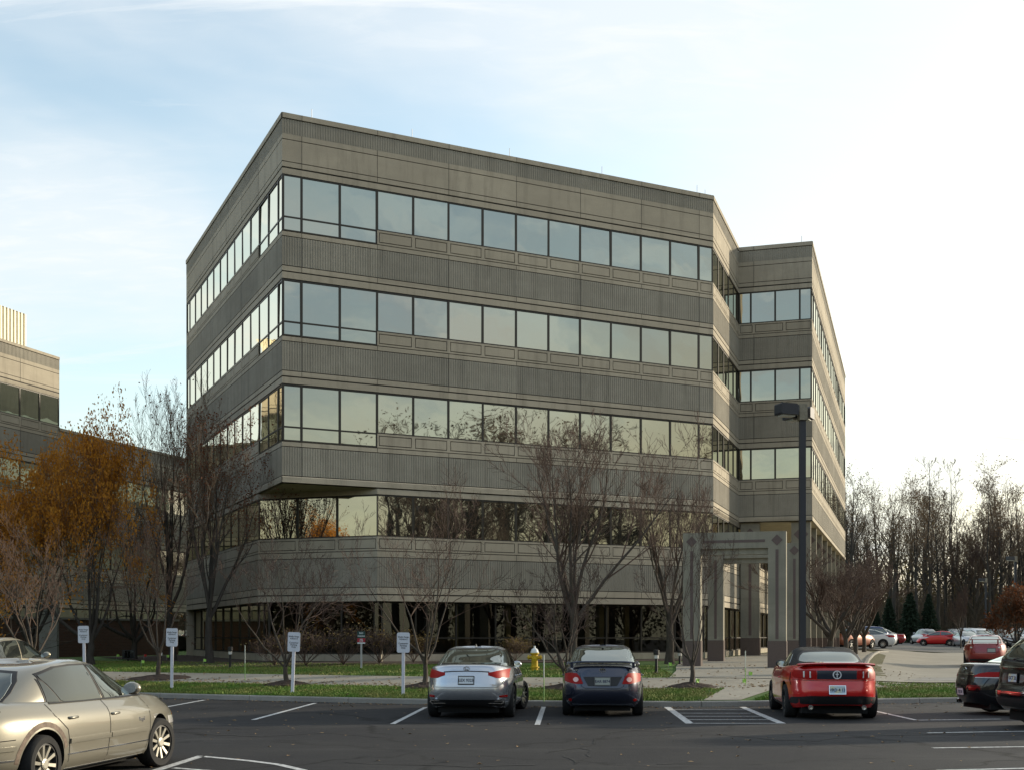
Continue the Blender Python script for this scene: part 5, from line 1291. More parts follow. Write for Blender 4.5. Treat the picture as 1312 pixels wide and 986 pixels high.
far(simple('sedan', DBL), 1229, 121, -88, 'blue saloon facing the driveway right of the red hatchback', GF)
far(simple('big', WHT), 1243, 130, -90, 'tall white vehicle at the back of the far lot', GF)
far(simple('sedan', SLV), 1239.5, 113, -92, 'silver saloon parked left of the white sport utility', GF)
far(simple('big', WHT), 1255, 115, -90, 'white sport utility facing the dark red coupe', GF)
far(simple('suv', DGR), 1270.5, 122, -90, 'charcoal sport utility in the gap right of the white one', GF)
far(simple('suv', SLV), 1281, 120, -90, 'silver van behind the charcoal saloon in the far lot', GF)
far(simple('sedan', DGR), 1292, 108, -90, 'charcoal saloon with bright windscreen above the black sport utility', GF)
far(simple('big', WHT), 1313, 117, -90, 'white vehicle at the right edge of the far lot', GF)
GL = 'cars parked beyond the row of trees'
far(simple('suv', ORG), 1092, 88, 40, 'burnt orange vehicle hidden behind the first tree trunks', GL)
far(simple('sedan', WHT), 1107, 92, 162, 'white saloon with its tail beyond the tree trunks', GL)
far(simple('big', DBL), 1103, 103, 165, 'dark blue sport utility behind the white saloon', GL)
far(simple('suv', WHT), 1117, 111, 160, 'white hatchback with a red tail lamp behind the white saloon', GL)
far(simple('sedan', DRED), 1128, 118, 160, 'red saloon at the far end of the row beyond the trees', GL)
# ------------------------------------------------------------------ trees
BARK = mat('grey_bark', (.092, .074, .056), .9, noise=(.05, .04, .032), scale=9, bump=.8, bscale=25, stretch=(3, 3, .6))
TWIG = mat('reddish_twigs', (.085, .052, .038), .85)
DBARK = mat('dark_bark', (.055, .046, .038), .9, noise=(.03, .025, .02), scale=6, bump=.6, bscale=20, stretch=(3, 3, .5))
DTWIG = mat('dark_twigs', (.13, .092, .06), .9)
def leafmat(name, a, b, trans=.35):
    m, N, L, bs = newmat(name); setp(bs, Roughness=.7, Specular_IOR_Level=.25)
    tc = N.new('ShaderNodeTexCoord'); n = N.new('ShaderNodeTexNoise'); n.inputs['Scale'].default_value = 2.4; n.inputs['Detail'].default_value = 8; n.inputs['Roughness'].default_value = .8; L.new(tc.outputs['Object'], n.inputs[0])
    r = N.new('ShaderNodeMapRange'); r.inputs[1].default_value = .36; r.inputs[2].default_value = .64; L.new(n.outputs[0], r.inputs[0])
    x = N.new('ShaderNodeMix'); x.data_type = 'RGBA'; x.inputs[6].default_value = rgb(*a); x.inputs[7].default_value = rgb(*b); L.new(r.outputs[0], x.inputs[0]); L.new(x.outputs[2], bs.inputs['Base Color'])
    out = [q for q in N if q.type == 'OUTPUT_MATERIAL'][0]; t = N.new('ShaderNodeBsdfTranslucent'); L.new(x.outputs[2], t.inputs[0])
    ms = N.new('ShaderNodeMixShader'); ms.inputs[0].default_value = trans; L.new(bs.outputs[0], ms.inputs[1]); L.new(t.outputs[0], ms.inputs[2]); L.new(ms.outputs[0], out.inputs[0]); return m
ORL = leafmat('orange_leaves', (.66, .30, .030), (.34, .13, .018)); RUL = leafmat('rust_leaves', (.20, .06, .022), (.10, .035, .018)); WDL = leafmat('brown_wood_leaves', (.15, .085, .035), (.08, .05, .025)); YGL = leafmat('olive_leaves', (.19, .145, .05), (.12, .085, .035))
PINE = leafmat('spruce_needles', (.030, .050, .026), (.018, .032, .018), .1)

def tube_fast(mb, pts, rad, n):
    base = len(mb.v); k = len(pts); a = None
    for i in range(k):
        p = pts[i]; t = (pts[min(i + 1, k - 1)] - pts[max(i - 1, 0)])
        if a is None:
            a = t.cross(Vector((.31, .93, .17)))
            if a.length < 1e-5: a = t.cross(Vector((1, 0, 0)))
        else: a = a - t * (a.dot(t) / max(t.length_squared, 1e-9))
        a.normalize(); b = t.cross(a); 
        if b.length > 1e-9: b.normalize()
        r = rad[i]
        for j in range(n):
            w = 6.28318 * j / n; q = p + a * (math.cos(w) * r) + b * (math.sin(w) * r); mb.v.append((q.x, q.y, q.z))
    for i in range(k - 1):
        for j in range(n):
            mb.f.append((base + i * n + j, base + i * n + (j + 1) % n, base + (i + 1) * n + (j + 1) % n, base + (i + 1) * n + j)); mb.m.append(0)
def rand_perp(rg, d):
    while True:
        v = Vector((rg.gauss(0, 1), rg.gauss(0, 1), rg.gauss(0, 1))); v = v - d * v.dot(d)
        if v.length > .1: return v.normalized()
def grow(seed, H, Rd, r0, fork=.2, stems=5, lev=4, up=.35, ang=32, kids=(7, 6, 5, 4), ratio=.55, central=False, leaf=None, twmin=.006, curve=.12, lean=(0, 0), spread=None):
    rg = random.Random(seed); T, Cm, Lf = MB(), MB(), MB()
    spread = spread or (12, 34)
    tips = []
    def branch(p, d, ln, r, lv):
        k = 7 if lv == 0 else 5 if lv == 1 else 4 if lv == 2 else 3
        pts = [p.copy()]; rad = [r]; step = ln / k; q = p.copy(); dd = d.copy(); nodes = []
        for i in range(k):
            dd = (dd + rand_perp(rg, dd) * curve * (1.2 if lv else .7) + Vector((0, 0, up * .28))).normalized()
            q = q + dd * step; pts.append(q.copy()); rr = max(r * (1 - (i + 1) / (k + .35)) ** .8, twmin); rad.append(rr); nodes.append((q.copy(), dd.copy(), rr, (i + 1) / k))
        tube_fast(T if lv <= 0 or r > .035 else Cm, pts, rad, 7 if lv == 0 else 5 if r > .025 else 3)
        tips.append((pts[-1], lv))
        if lv >= lev: return
        n = kids[min(lv, len(kids) - 1)]
        for j in range(n):
            f = .22 + .76 * (j + rg.random() * .8) / n; idx = min(int(f * k), k - 1); nd, ddn, rr, fr = nodes[idx]
            a = R(rg.uniform(ang * .65, ang * 1.3)); pr = rand_perp(rg, ddn)
            if pr.z < 0 and rg.random() < .6: pr = -pr
            cd_ = (ddn * math.cos(a) + pr * math.sin(a)).normalized()
            branch(nd, cd_, ln * ratio * rg.uniform(.7, 1.2) * (1.15 - .55 * f), max(rr * .62, twmin), lv + 1)
    p0 = Vector((0, 0, -.15)); fh = H * fork
    pts = [p0]; rad = [r0 * 1.5]
    for i in range(1, 6): pts.append(Vector((rg.gauss(0, .007) * H * .3 + lean[0] * i / 5 * fh, rg.gauss(0, .007) * H * .3 + lean[1] * i / 5 * fh, fh * i / 5))); rad.append(r0 * (1.12 - .05 * i))
    if central:
        k = 12; dd = Vector((0, 0, 1)); q = pts[-1].copy(); rr = r0 * .85
        n_main = stems
        tr = [q.copy()]; trr = [rr]
        for i in range(k):
            dd = (dd + Vector((rg.gauss(0, .05), rg.gauss(0, .05), .3))).normalized(); q = q + dd * (H * (1 - fork) / k); tr.append(q.copy()); trr.append(max(rr * (1 - (i + 1) / (k + .2)), .012))
        tube_fast(T, pts + tr[1:], rad + trr[1:], 8)
        for j in range(n_main):
            f = (j + rg.random()) / n_main; idx = min(int(f * k) , k - 1); a = R(rg.uniform(ang * .7, ang * 1.4)); w = rg.uniform(0, 6.28)
            cd_ = Vector((math.sin(a) * math.cos(w), math.sin(a) * math.sin(w), math.cos(a)))
            branch(tr[idx], cd_, Rd * (1.25 - .75 * f) * rg.uniform(.7, 1.2) / max(math.sin(a), .4), max(trr[idx] * .45, .014), 1)
    else:
        tube_fast(T, pts, rad, 9)
        for j in range(stems):
            w = 6.28 * (j + rg.uniform(-.3, .3)) / stems; a = R(rg.uniform(*spread)); s_ = pts[-1 - (j % 2)]
            cd_ = Vector((math.sin(a) * math.cos(w), math.sin(a) * math.sin(w), math.cos(a)))
            branch(s_, cd_, H * (1 - fork) * rg.uniform(.72, .98), r0 * rg.uniform(.45, .68), 0)
    if leaf:
        cnt, size, zlo, clump = leaf
        tt = [t for t in tips if t[1] >= 2 and t[0].z > zlo * H]
        for _ in range(cnt):
            c, _l = rg.choice(tt); c = c + Vector((rg.gauss(0, clump), rg.gauss(0, clump), rg.gauss(0, clump * .8)))
            s = size * rg.uniform(.6, 1.3); u = Vector((rg.gauss(0, 1), rg.gauss(0, 1), rg.gauss(0, 1))).normalized(); v = rand_perp(rg, u)
            b = len(Lf.v); Lf.v += [tuple(c - u * s * .5), tuple(c + v * s * .32), tuple(c + u * s * .5), tuple(c - v * s * .32)]; Lf.f.append((b, b + 1, b + 2, b + 3)); Lf.m.append(0)
    # fit to the asked size
    allv = T.v + Cm.v; zs = sorted(v[2] for v in allv); zt = zs[int(len(zs) * .9995)]; rs = sorted(math.hypot(v[0], v[1]) for v in allv); rt = rs[int(len(rs) * .86)]
    sz = H / zt; sx = Rd / rt
    for m_ in (T, Cm, Lf):
        m_.v = [(x * (1 + (sx - 1) * min(1, max(0, z / (H * .35)))), y * (1 + (sx - 1) * min(1, max(0, z / (H * .35)))), z * sz) for x, y, z in m_.v]
    return T, Cm, Lf
_var = {}
def tree(key, loc, label, cat='tree', group=None, name='bare_tree', rz=None, sc=None, bark=BARK, twig=TWIG, leafm=None, **k):
    if key not in _var:
        T, Cm, Lf = grow(**k)
        _var[key] = (T.mesh('trunk', bark, smooth=True), Cm.mesh('crown', twig), Lf.mesh('leaves', leafm) if Lf.v and leafm else None)
    a, b, c = _var[key]
    r_ = thing(name, (loc[0], loc[1], gz(loc[0], loc[1])), rz if rz is not None else rnd.uniform(0, 6.28), label, cat, group)
    if sc: r_.scale = sc
    link('trunk', a, r_); link('crown', b, r_)
    if c: link('leaves', c, r_)
    return r_
def mound(p, r=.95, h=.16):
    mb = MB(); rg = random.Random(int(p.x * 99)); vs = [(0, 0, h)]; n = 26; rings = 5
    for i in range(1, rings + 1):
        f = i / rings
        for j in range(n):
            w = 6.28318 * j / n; rr = r * f * (1 + (rg.gauss(0, .06) if i > 2 else 0)); vs.append((rr * math.cos(w) * 1.15, rr * math.sin(w), h * (1 - f) ** 1.3 + rg.uniform(0, .03) * (f < .95) + (gz(p.x + rr * math.cos(w) * 1.15, p.y + rr * math.sin(w)) - p.z) - (.02 if i == rings else 0)))
    fs = [(0, 1 + j, 1 + (j + 1) % n) for j in range(n)] + [(1 + i * n + j, 1 + (i + 1) * n + j, 1 + (i + 1) * n + (j + 1) % n, 1 + i * n + (j + 1) % n) for i in range(rings - 1) for j in range(n)]
    mb.add(vs, fs); o = mb.build('mulch_mound', MULCH, smooth=False, loc=(p.x, p.y, p.z + .02)); tag(o, kind='structure')
FRONT = 'small bare trees along the front lawn'
def front(key, px, py, ytop, half, label, **k):
    p = G(px, py); H = (py - ytop) / FPX * p.y; Rr = half / FPX * p.y
    tree(key, p, label, group=FRONT, seed=k.pop('seed'), H=H, Rd=Rr, **k); mound(p, .62 if p.y < 36 else .9, .13); return p
cm = dict(r0=.072, fork=.14, stems=6, lev=3, ang=42, kids=(8, 6, 5), ratio=.50, twmin=.005, spread=(12, 52), up=.12, curve=.20)
front('f1', 42, 866, 645, 92, 'bare multi-stemmed tree rising behind the champagne car at the left edge', seed=11, **cm)
front('f2', 203, 869, 612, 66, 'small bare tree with pale trunk beside the second customer sign from the left', seed=12, **cm)
front('f3', 366, 877, 640, 78, 'small bare tree leaning behind the customer sign in the middle of the lawn', seed=23, **cm)
front('f4', 545, 880, 583, 92, 'bare vase-shaped tree directly left of the silver saloon', seed=14, **cm)
front('f5', 724, 882, 690, 74, 'short bare tree between the yellow hydrant and the dark blue saloon', seed=15, **cm)
front('f7', 887, 880, 612, 66, 'bare tree in a mulch ring in front of the concrete portal', seed=17, **cm)
big = dict(r0=.125, fork=.24, stems=7, lev=3, ang=27, kids=(9, 7, 6), ratio=.48, twmin=.006, spread=(8, 36), up=.20, curve=.15)
def back(key, px, Y, ytop, half, label, bark=BARK, twig=TWIG, name='bare_tree', group=None, leafm=None, **k):
    p = GY(px, Y); H = CAMZ + (815 - ytop) / FPX * Y - p.z; Rr = half / FPX * Y
    return tree(key, p, label, H=H, Rd=Rr, bark=bark, twig=twig, name=name, group=group, leafm=leafm, **k)
back('b6', 735, 41.5, 518, 112, 'tallest bare tree before the middle of the office block, above the dark blue saloon', seed=31, **big)
back('b8', 858, 43.5, 592, 68, 'bare tree with thick trunk close to the lobby left of the portal', seed=32, **{**big, 'r0': .15, 'stems': 6})
back('b9', 222, 50, 468, 66, 'tall dark bare tree whose crown stands against the sky left of the office block', seed=33, bark=DBARK, twig=DTWIG, leafm=RUL, leaf=(260, .13, .5, .15), **{**big, 'r0': .14, 'lean': (-.25, 0), 'spread': (4, 24)})
back('b10', 268, 45.5, 520, 64, 'dark tree with sparse rust coloured leaves before the left flank of the office block', seed=34, bark=DBARK, twig=DTWIG, leafm=RUL, leaf=(4200, .10, .1, .16), **{**big, 'r0': .15, 'spread': (6, 30)})
od = dict(r0=.15, fork=.12, stems=9, lev=3, ang=52, kids=(8, 7, 5), ratio=.55, twmin=.008, spread=(8, 72), up=.08)
back('o1', 116, 45, 512, 62, 'orange leaved tree with a bare topmost leader before the neighbouring building', name='autumn_tree', bark=DBARK, twig=DTWIG, leafm=ORL, seed=41, leaf=(21000, .18, .02, .26), **od)
back('o2', 38, 47, 560, 84, 'wide orange leaved tree at the left edge above the champagne car', name='autumn_tree', bark=DBARK, twig=DTWIG, leafm=ORL, seed=42, leaf=(23000, .18, .02, .28), **od)
back('o3', 172, 52, 600, 52, 'dark russet tree between the orange tree and the office block', name='autumn_tree', bark=DBARK, twig=DTWIG, leafm=RUL, seed=43, leaf=(4500, .12, .1, .2), **od)
RW = 'bare trees in the planted island right of the portal'
for i, (px, Y, yt, hf, lb) in enumerate(((1064, 47, 690, 68, 'nearest wide bare tree in the island above the red convertible'), (1084, 55, 705, 48, 'second bare tree of the island row'), (1096, 63, 712, 42, 'third bare tree of the island row, next to a parked white saloon'), (1107, 71, 722, 38, 'farthest slim bare tree of the island row'))):
    if i == 0: back('r0', px, Y, yt, hf, lb, seed=51, group=RW, **{**big, 'r0': .12, 'kids': (10, 8, 6), 'spread': (14, 44), 'up': .22})
    else:
        p = GY(px, Y); H = CAMZ + (815 - yt) / FPX * Y - p.z; t_ = tree('r0', p, lb, group=RW); H0 = CAMZ + (815 - 690) / FPX * 47 - GY(1064, 47).z; t_.scale = (H / H0 * .85, H / H0 * .85, H / H0)
# russet tree outside the left edge and the wood on the right that the windows mirror
tree('o1', (-27, 30), 'orange leaved tree outside the left edge mirrored in the corner windows', name='autumn_tree')
# wood behind the far lot
tall = dict(r0=.24, fork=.30, stems=20, lev=3, ang=36, kids=(5, 5, 4), ratio=.50, twmin=.015, central=True, up=.30, curve=.16)
WG = 'bare trees of the wood behind the far lot'
rw_ = random.Random(5); pts_ = []
tries = 0
while len(pts_) < 112 and tries < 5000:
    tries += 1
    Y = rw_.uniform(141, 186); X = rw_.uniform(.27, .60) * Y if Y < 160 else rw_.uniform(.26, .56) * Y
    if any((X - a) ** 2 + (Y - b) ** 2 < 4.2 for a, b in pts_): continue
    pts_.append((X, Y))
for i, (X, Y) in enumerate(pts_):
    v = i % 6; px = 656 + FPX * X / Y
    hh_ = 20.8 + rw_.uniform(-5.5, 2.6) - (3.0 if 1228 < px < 1250 else 0) - (2.5 if px > 1285 else 0)
    kw = {**tall, 'r0': .17 + .03 * v, 'fork': .26 + .09 * (v % 3), 'stems': 15 + 2 * v}
    lf = (900, .20, .35, .5) if v in (1, 4) else (500, .2, .3, .5) if v == 2 else None
    t_ = tree('w%d' % v, (X, Y), 'tall bare tree of the wood behind the far lot', group=WG, seed=60 + v, H=20.0, Rd=2.1 + .25 * v, leaf=lf, leafm=WDL, bark=DBARK, twig=DTWIG, name='woodland_tree', **kw)
    s = hh_ / 20.0; t_.scale = (s * rw_.uniform(.75, 1.1), s * rw_.uniform(.75, 1.1), s)
# wood to the right of the car park
i = 0
MG = 'bare trees of the wood outside the right edge'
while i < 46:
    a = rw_.uniform(0, 1); X = 38 + a * 46 + rw_.uniform(-2, 9); Y = 12 + a * 22 - rw_.uniform(0, 14)
    v = i % 6; t_ = tree('w%d' % v, (X, Y), 'tall bare tree of the wood outside the right edge', group=MG, name='woodland_tree'); s = rw_.uniform(.9, 1.2); t_.scale = (s * 1.4, s * 1.4, s); t_.location.z = 0 if Y < kerbY(X) else t_.location.z; i += 1
# undergrowth: low brown brush in front of and between the trunks
mb = MB(); rg = random.Random(8)
for _ in range(6000):
    Y = rg.uniform(147, 182); X = rg.uniform(.26, .58) * Y; z = gz(X, Y); h = rg.uniform(1.5, 10.5) * (.6 + .4 * (Y - 145) / 40)
    d = Vector((rg.gauss(0, .16), rg.gauss(0, .16), 1)); p = Vector((X, Y, z - .1)); tube_fast(mb, [p, p + d * h * .5, p + d * h + Vector((rg.gauss(0, .2), rg.gauss(0, .2), 0))], [.035, .022, .008], 3)
    for _k in range(5):
        q = p + d * h * rg.uniform(.3, .95); e = Vector((rg.gauss(0, .7), rg.gauss(0, .7), rg.uniform(.3, 1.2))); tube_fast(mb, [q, q + e], [.014, .006], 3)
o = mb.build('undergrowth', DTWIG); tag(o, 'brown leafless undergrowth between the trunks of the wood', 'undergrowth', kind='stuff')
mb = MB()
for _ in range(24000):
    Y = rg.uniform(156, 190); X = rg.uniform(.26, .58) * Y; z = gz(X, Y) + abs(rg.gauss(0, 4.0)); s = rg.uniform(.12, .30)
    u = Vector((rg.gauss(0, 1), rg.gauss(0, 1), rg.gauss(0, 1))).normalized() * s; v = rand_perp(rg, u.normalized()) * s * .6; c = Vector((X, Y, z)); mb.add([c - u, c + v, c + u, c - v], [(0, 1, 2, 3)])
o = mb.build('undergrowth', YGL); tag(o, 'thin olive and brown foliage low down in the wood', 'undergrowth', kind='stuff')
# unseen foliage added outside the view to darken reflections in lobby glass and cars
mb = MB()
for _ in range(95000):
    X = rg.uniform(-160, 95); Y = -24 + rg.gauss(0, 1.6) - .12 * abs(X)
    if X > 62: Y = rg.uniform(-38, 44); X = 92 + rg.gauss(0, 1.8) + .1 * Y
    z = rg.uniform(0, 1) ** .8 * (8.6 + 1.2 * math.sin(X * .31) + .8 * math.sin(X * .83)); s = rg.uniform(.12, .3)
    u = Vector((rg.gauss(0, 1), rg.gauss(0, 1), rg.gauss(0, 1))).normalized() * s; v = rand_perp(rg, u.normalized()) * s * .7; c = Vector((X, Y, z)); mb.add([c - u, c + v, c + u, c - v], [(0, 1, 2, 3)])
o = mb.build('unseen_hedge_foliage', leafmat('unseen_hedge_leaves', (.055, .05, .025), (.035, .034, .018))); tag(o, 'unseen olive brown hedge added to darken the glass reflections', 'hedge', kind='stuff')
# spruces
def spruce_mesh(seed, H, Rd):
    rg = random.Random(seed); T, N_ = MB(), MB(); tube_fast(T, [Vector((0, 0, -.1)), Vector((0, 0, H * .5)), Vector((0, 0, H))], [.14, .08, .01], 7)
    z = .25
    while z < H * .98:
        f = 1 - z / H; n = 12; rr = Rd * (f ** .85) * rg.uniform(.85, 1.1)
        for j in range(n):
            w = 6.28 * (j + rg.random()) / n; L_ = rr * rg.uniform(.75, 1.12); tipd = -.28 * L_
            for k in range(7):
                q = (k + .6) / 7; c = Vector((math.cos(w) * L_ * q, math.sin(w) * L_ * q, z + tipd * q + rg.gauss(0, .03)))
                for _ in range(4):
                    u = Vector((math.cos(w) + rg.gauss(0, .5), math.sin(w) + rg.gauss(0, .5), rg.gauss(-.2, .3))).normalized() * .17; v = rand_perp(rg, u.normalized()) * .05
                    cc = c + Vector((rg.gauss(0, .05), rg.gauss(0, .05), rg.gauss(0, .05))); N_.add([cc - u, cc + v, cc + u, cc - v], [(0, 1, 2, 3)])
        z += .20
    return T.mesh('trunk', DBARK, smooth=True), N_.mesh('crown', PINE)
sm = [spruce_mesh(3, 6.0, 1.9), spruce_mesh(4, 6.0, 2.3)]
for i, (px, Y, yt) in enumerate(((1139, 139, 764), (1166, 137, 757), (1190, 137, 760), (1266, 141, 782), (1122, 142, 775))):
    p = GY(px, Y); H = CAMZ + (815 - yt) / FPX * Y - p.z; r_ = thing('spruce_tree', (p.x, p.y, p.z), i * 1.3, 'dark green spruce at the foot of the wood behind the far lot', 'tree', 'spruces at the edge of the wood')
    link('trunk', sm[i % 2][0], r_); link('crown', sm[i % 2][1], r_); r_.scale = (H / 6,) * 3
fo = {**od, 'H': 5.4, 'Rd': 1.9, 'seed': 71, 'leaf': (5000, .3, .15, .35), 'twmin': .015}
t_ = tree('fo', tuple(GY(1303, 101))[:2], 'rust orange tree standing among the far parked cars at the right edge', name='autumn_tree', leafm=leafmat('burnt_leaves', (.17, .06, .02), (.09, .035, .016)), bark=DBARK, twig=DTWIG, **fo)
t_ = tree('r0', tuple(GY(1231, 104))[:2], 'thin bare tree in the far lot just right of the red hatchback'); t_.scale = (.45, .45, 1.2)
t_ = tree('r0', tuple(GY(1248, 150))[:2], 'broad bare tree leaning at the edge of the wood behind the far lamp'); t_.scale = (2.6, 2.6, 3.2)
# bare shrubs by the lobby
SG = 'leafless shrubs in the mulch bed by the lobby'
for i, (px, Y, sz_, lb) in enumerate(((352, 42.6, 1.0, 'leafless shrub at the cut corner of the lobby, leftmost of its bed'), (392, 42.2, 1.15, 'leafless shrub right of the leaning tree in the mulch bed'), (440, 42.6, 1.25, 'leafless shrub just left of the no parking sign'), (486, 43.4, 1.2, 'leafless shrub just right of the no parking sign'), (530, 44.2, .95, 'brown leaved shrub beside the vase-shaped tree'), (660, 46, .8, 'low shrub behind the yellow hydrant'))):
    tree('s%d' % (i // 4), tuple(GY(px, Y))[:2], lb, 'shrub', SG, 'bare_shrub', sc=(sz_,) * 3, bark=TWIG, twig=TWIG, leafm=YGL, leaf=(160 if i < 4 else 900, .06, .1, .08), seed=80 + i // 4, H=1.25, Rd=.75, r0=.018, fork=.06, stems=11, lev=2, ang=30, kids=(7, 5), twmin=.004, spread=(10, 46))
# ------------------------------------------------------------------ signs, lamps and small things
SIGNW = mat('white_sign', (.66, .68, .74), .45); POSTW = mat('white_post', (.70, .70, .76), .45); INKB = mat('black_lettering', (.03, .03, .035), .6)
def rounded(w, h, r, n=5):
    out = []
    for cx, cy, a0 in ((w / 2 - r, h / 2 - r, 0), (-w / 2 + r, h / 2 - r, 90), (-w / 2 + r, -h / 2 + r, 180), (w / 2 - r, -h / 2 + r, 270)):
        for i in range(n + 1): a = R(a0 + 90 * i / n); out.append((cx + r * math.cos(a), cy + r * math.sin(a)))
    return out
def plate_mb(w, h, r, t, y=0):
    mb = MB(); pl = rounded(w, h, r); n = len(pl); mb.add([(a, y, b) for a, b in pl] + [(a, y + t, b) for a, b in pl], [tuple(range(n)), tuple(range(n, 2 * n))[::-1]] + [(i, n + i, n + (i + 1) % n, (i + 1) % n) for i in range(n)]); return mb
CG = 'white customer parking signs along the front lawn'
def customer_sign(px, ybase, ytop, label, lean=0.0, base=None):
    p = base or G(px, ybase); tz = atY(px, ytop, p.y).z; h = tz - p.z
    r_ = thing('customer_sign', p, 0, label, 'sign', CG); r_.rotation_euler = (0, R(lean), 0)
    m_ = MB(); m_.box(-.040, .040, -.02, .02, -.1, h - .1); m_.box(-.008, .008, -.028, -.0205, -.1, h - .5); m_.build('post', POSTW, r_)
    q = plate_mb(.33, .52, .045, .008, -.037).build('sign_plate', SIGNW, r_, loc=(0, 0, h - .26), fix=True)
    m_ = MB(); R1, R2 = rounded(.315, .505, .04), rounded(.298, .488, .033); n = len(R1)
    m_.add([(a, -.0385, b) for a, b in R1] + [(a, -.0385, b) for a, b in R2], [(i, (i + 1) % n, n + (i + 1) % n, n + i) for i in range(n)]); m_.build('sign_border', POSTW, q)
    for t, s, z in (('Wells Fargo\nAdvisors', .058, .115), ('Customer\nParking\nOnly', .060, -.08)):
        o = link('lettering', text_mesh(t, s, INKB, 'lettering', .001, bold=.001), q, (0, -.039, z)); o.rotation_euler = (R(90), 0, 0)
customer_sign(108.5, 876, 801, 'white customer parking sign seen above the roof of the gold saloon, leftmost of four', -1.0)
customer_sign(220, 881.5, 804, 'white customer parking sign standing right of the small pale trunked tree', .6)
customer_sign(374.5, 887.5, 809, 'white customer parking sign leaning slightly in front of the middle bare tree', 2.0)
customer_sign(516.5, 889.5, 809.5, 'white customer parking sign nearest the silver saloon', .3)
# no parking sign
p = G(463, 856); tz = atY(463, 808, p.y).z; h = tz - p.z
r_ = thing('no_parking_sign', p, 0, 'small dark green and red no parking sign on a grey post before the lobby', 'sign')
m_ = MB(); m_.box(-.03, .03, -.02, .02, -.1, h - .06); m_.build('post', STEEL, r_)
q = plate_mb(.27, .23, .015, .006, -.032).build('sign_plate', mat('dark_green_sign', (.012, .05, .045), .5), r_, loc=(0, 0, h - .115), fix=True)
for t, s, z in (('NO', .085, .05), ('PARKING', .058, -.05)): o = link('lettering', text_mesh(t, s, PLATEW, 'lettering', .001, bold=.002), q, (0, -.034, z)); o.rotation_euler = (R(90), 0, 0)
q = plate_mb(.27, .14, .015, .006, -.032).build('red_panel', mat('red_sign', (.35, .012, .03), .5), r_, loc=(0, 0, h - .305), fix=True)
o = link('lettering', text_mesh('FIRE\nLANE', .052, PLATEW, 'lettering', .001, bold=.002), q, (0, -.034, 0)); o.rotation_euler = (R(90), 0, 0)
plate_mb(.27, .045, .01, .006, -.032).build('lower_plate', PLATEW, r_, loc=(0, 0, h - .40), fix=True)
# stone monument
p = GY(61.5, 50); w = 22.5 / FPX * 50; tz = atY(61, 767.5, 50).z; h = tz - p.z
r_ = thing('monument_sign', p, R(4), 'grey stone slab sign with black capitals below the orange trees', 'sign')
m_ = MB(); pl = [(-w / 2, -.2), (w / 2, -.2), (w / 2, h), (-w / 2 + .10, h), (-w / 2, h - .26)]; n = len(pl)
m_.add([(a, 0, b) for a, b in pl] + [(a, .28, b) for a, b in pl], [tuple(range(n)), tuple(range(n, 2 * n))[::-1]] + [(i, n + i, n + (i + 1) % n, (i + 1) % n) for i in range(n)]); m_.build('slab', mat('grey_stone', (.30, .30, .27), .8, noise=(.24, .24, .22), scale=5, bump=.3), r_, fix=True)
for t, s, z, b in (('CBRE', .26, h - .57, .008), ('LEASING INFORMATION', .058, h - .27, .001), ('AVAILABLE SPACE', .062, h - .37, .001), ('CB RICHARD ELLIS', .05, h - .72, 0)):
    o = link('lettering', text_mesh(t, s, INKB, 'lettering', .003, bold=b), r_, (0, -.004, z)); o.rotation_euler = (R(90), 0, 0)

# fire hydrant
p = G(685, 858.5); h = 32.5 / FPX * p.y; s = h / .80
YEL = mat('yellow_enamel', (.62, .42, .012), .35, noise=(.45, .29, .01), scale=8); HWH = mat('white_enamel', (.74, .74, .72), .35)
r_ = thing('fire_hydrant', p, 0, 'yellow fire hydrant with a white bonnet on the rear lawn', 'hydrant'); r_.scale = (s,) * 3
m_ = MB(); m_.lathe([(.15, -.05), (.15, .03), (.11, .035), (.11, .09), (.15, .095), (.15, .125), (.105, .13), (.10, .50), (.115, .51), (.145, .53), (.145, .56), (.11, .565)], 24); m_.build('barrel', YEL, r_, fix=True, smooth=True, angle=35)
m_ = MB(); m_.lathe([(.135, .565), (.135, .59), (.12, .60), (.105, .66), (.07, .70), (.035, .715), (.03, .73), (.028, .78), (.0, .785)], 20); m_.build('bonnet', HWH, r_, fix=True, smooth=True, angle=35)
for sg in (-1, 1):
    m_ = MB(); m_.lathe([(.055, 0), (.055, .09), (.075, .09), (.075, .13), (.03, .135), (.025, .16), (0, .161)], 16, axis='x')
    if sg < 0: m_.v = [(-a, b, c) for a, b, c in m_.v]
    m_.build('side_nozzle', YEL, r_, fix=True, loc=(sg * .08, 0, .42), smooth=True, angle=35)
m_ = MB(); m_.lathe([(.07, 0), (.07, -.09), (.09, -.09), (.09, -.13), (.03, -.135), (.025, -.16), (0, -.161)], 16, axis='y'); m_.build('pumper_nozzle', YEL, r_, fix=True, loc=(0, -.08, .38), smooth=True, angle=35)

# marker rods and utility flags
MG1 = 'slim marker rods at the kerb'
ROD = mat('white_rod', (.62, .64, .55), .5); RODG = mat('green_rod', (.30, .50, .16), .5)
for px, yb, yt, lb, lo in ((314, 872, 826, 'slim white marker rod on the lawn left of the leaning customer sign', RODG), (697, 897.5, 838, 'slim green and white marker rod between the silver and the dark blue saloon', RODG), (955, 877, 833, 'slim pale marker rod on the walkway before the portal', RODG)):
    p = G(px, yb); h = (yb - yt) / FPX * p.y; r_ = thing('marker_rod', p, 0, lb, 'marker rod', MG1)
    m_ = MB(); m_.tube([(0, 0, -.05), (0, 0, h * .5)], .012, 8); m_.build('lower_rod', lo, r_); m_ = MB(); m_.tube([(0, 0, h * .5), (0, 0, h)], .013, 8); m_.build('upper_rod', ROD, r_)
FLG = mat('lime_flag', (.35, .62, .10), .6); FLR = mat('red_flag', (.55, .03, .02), .6)
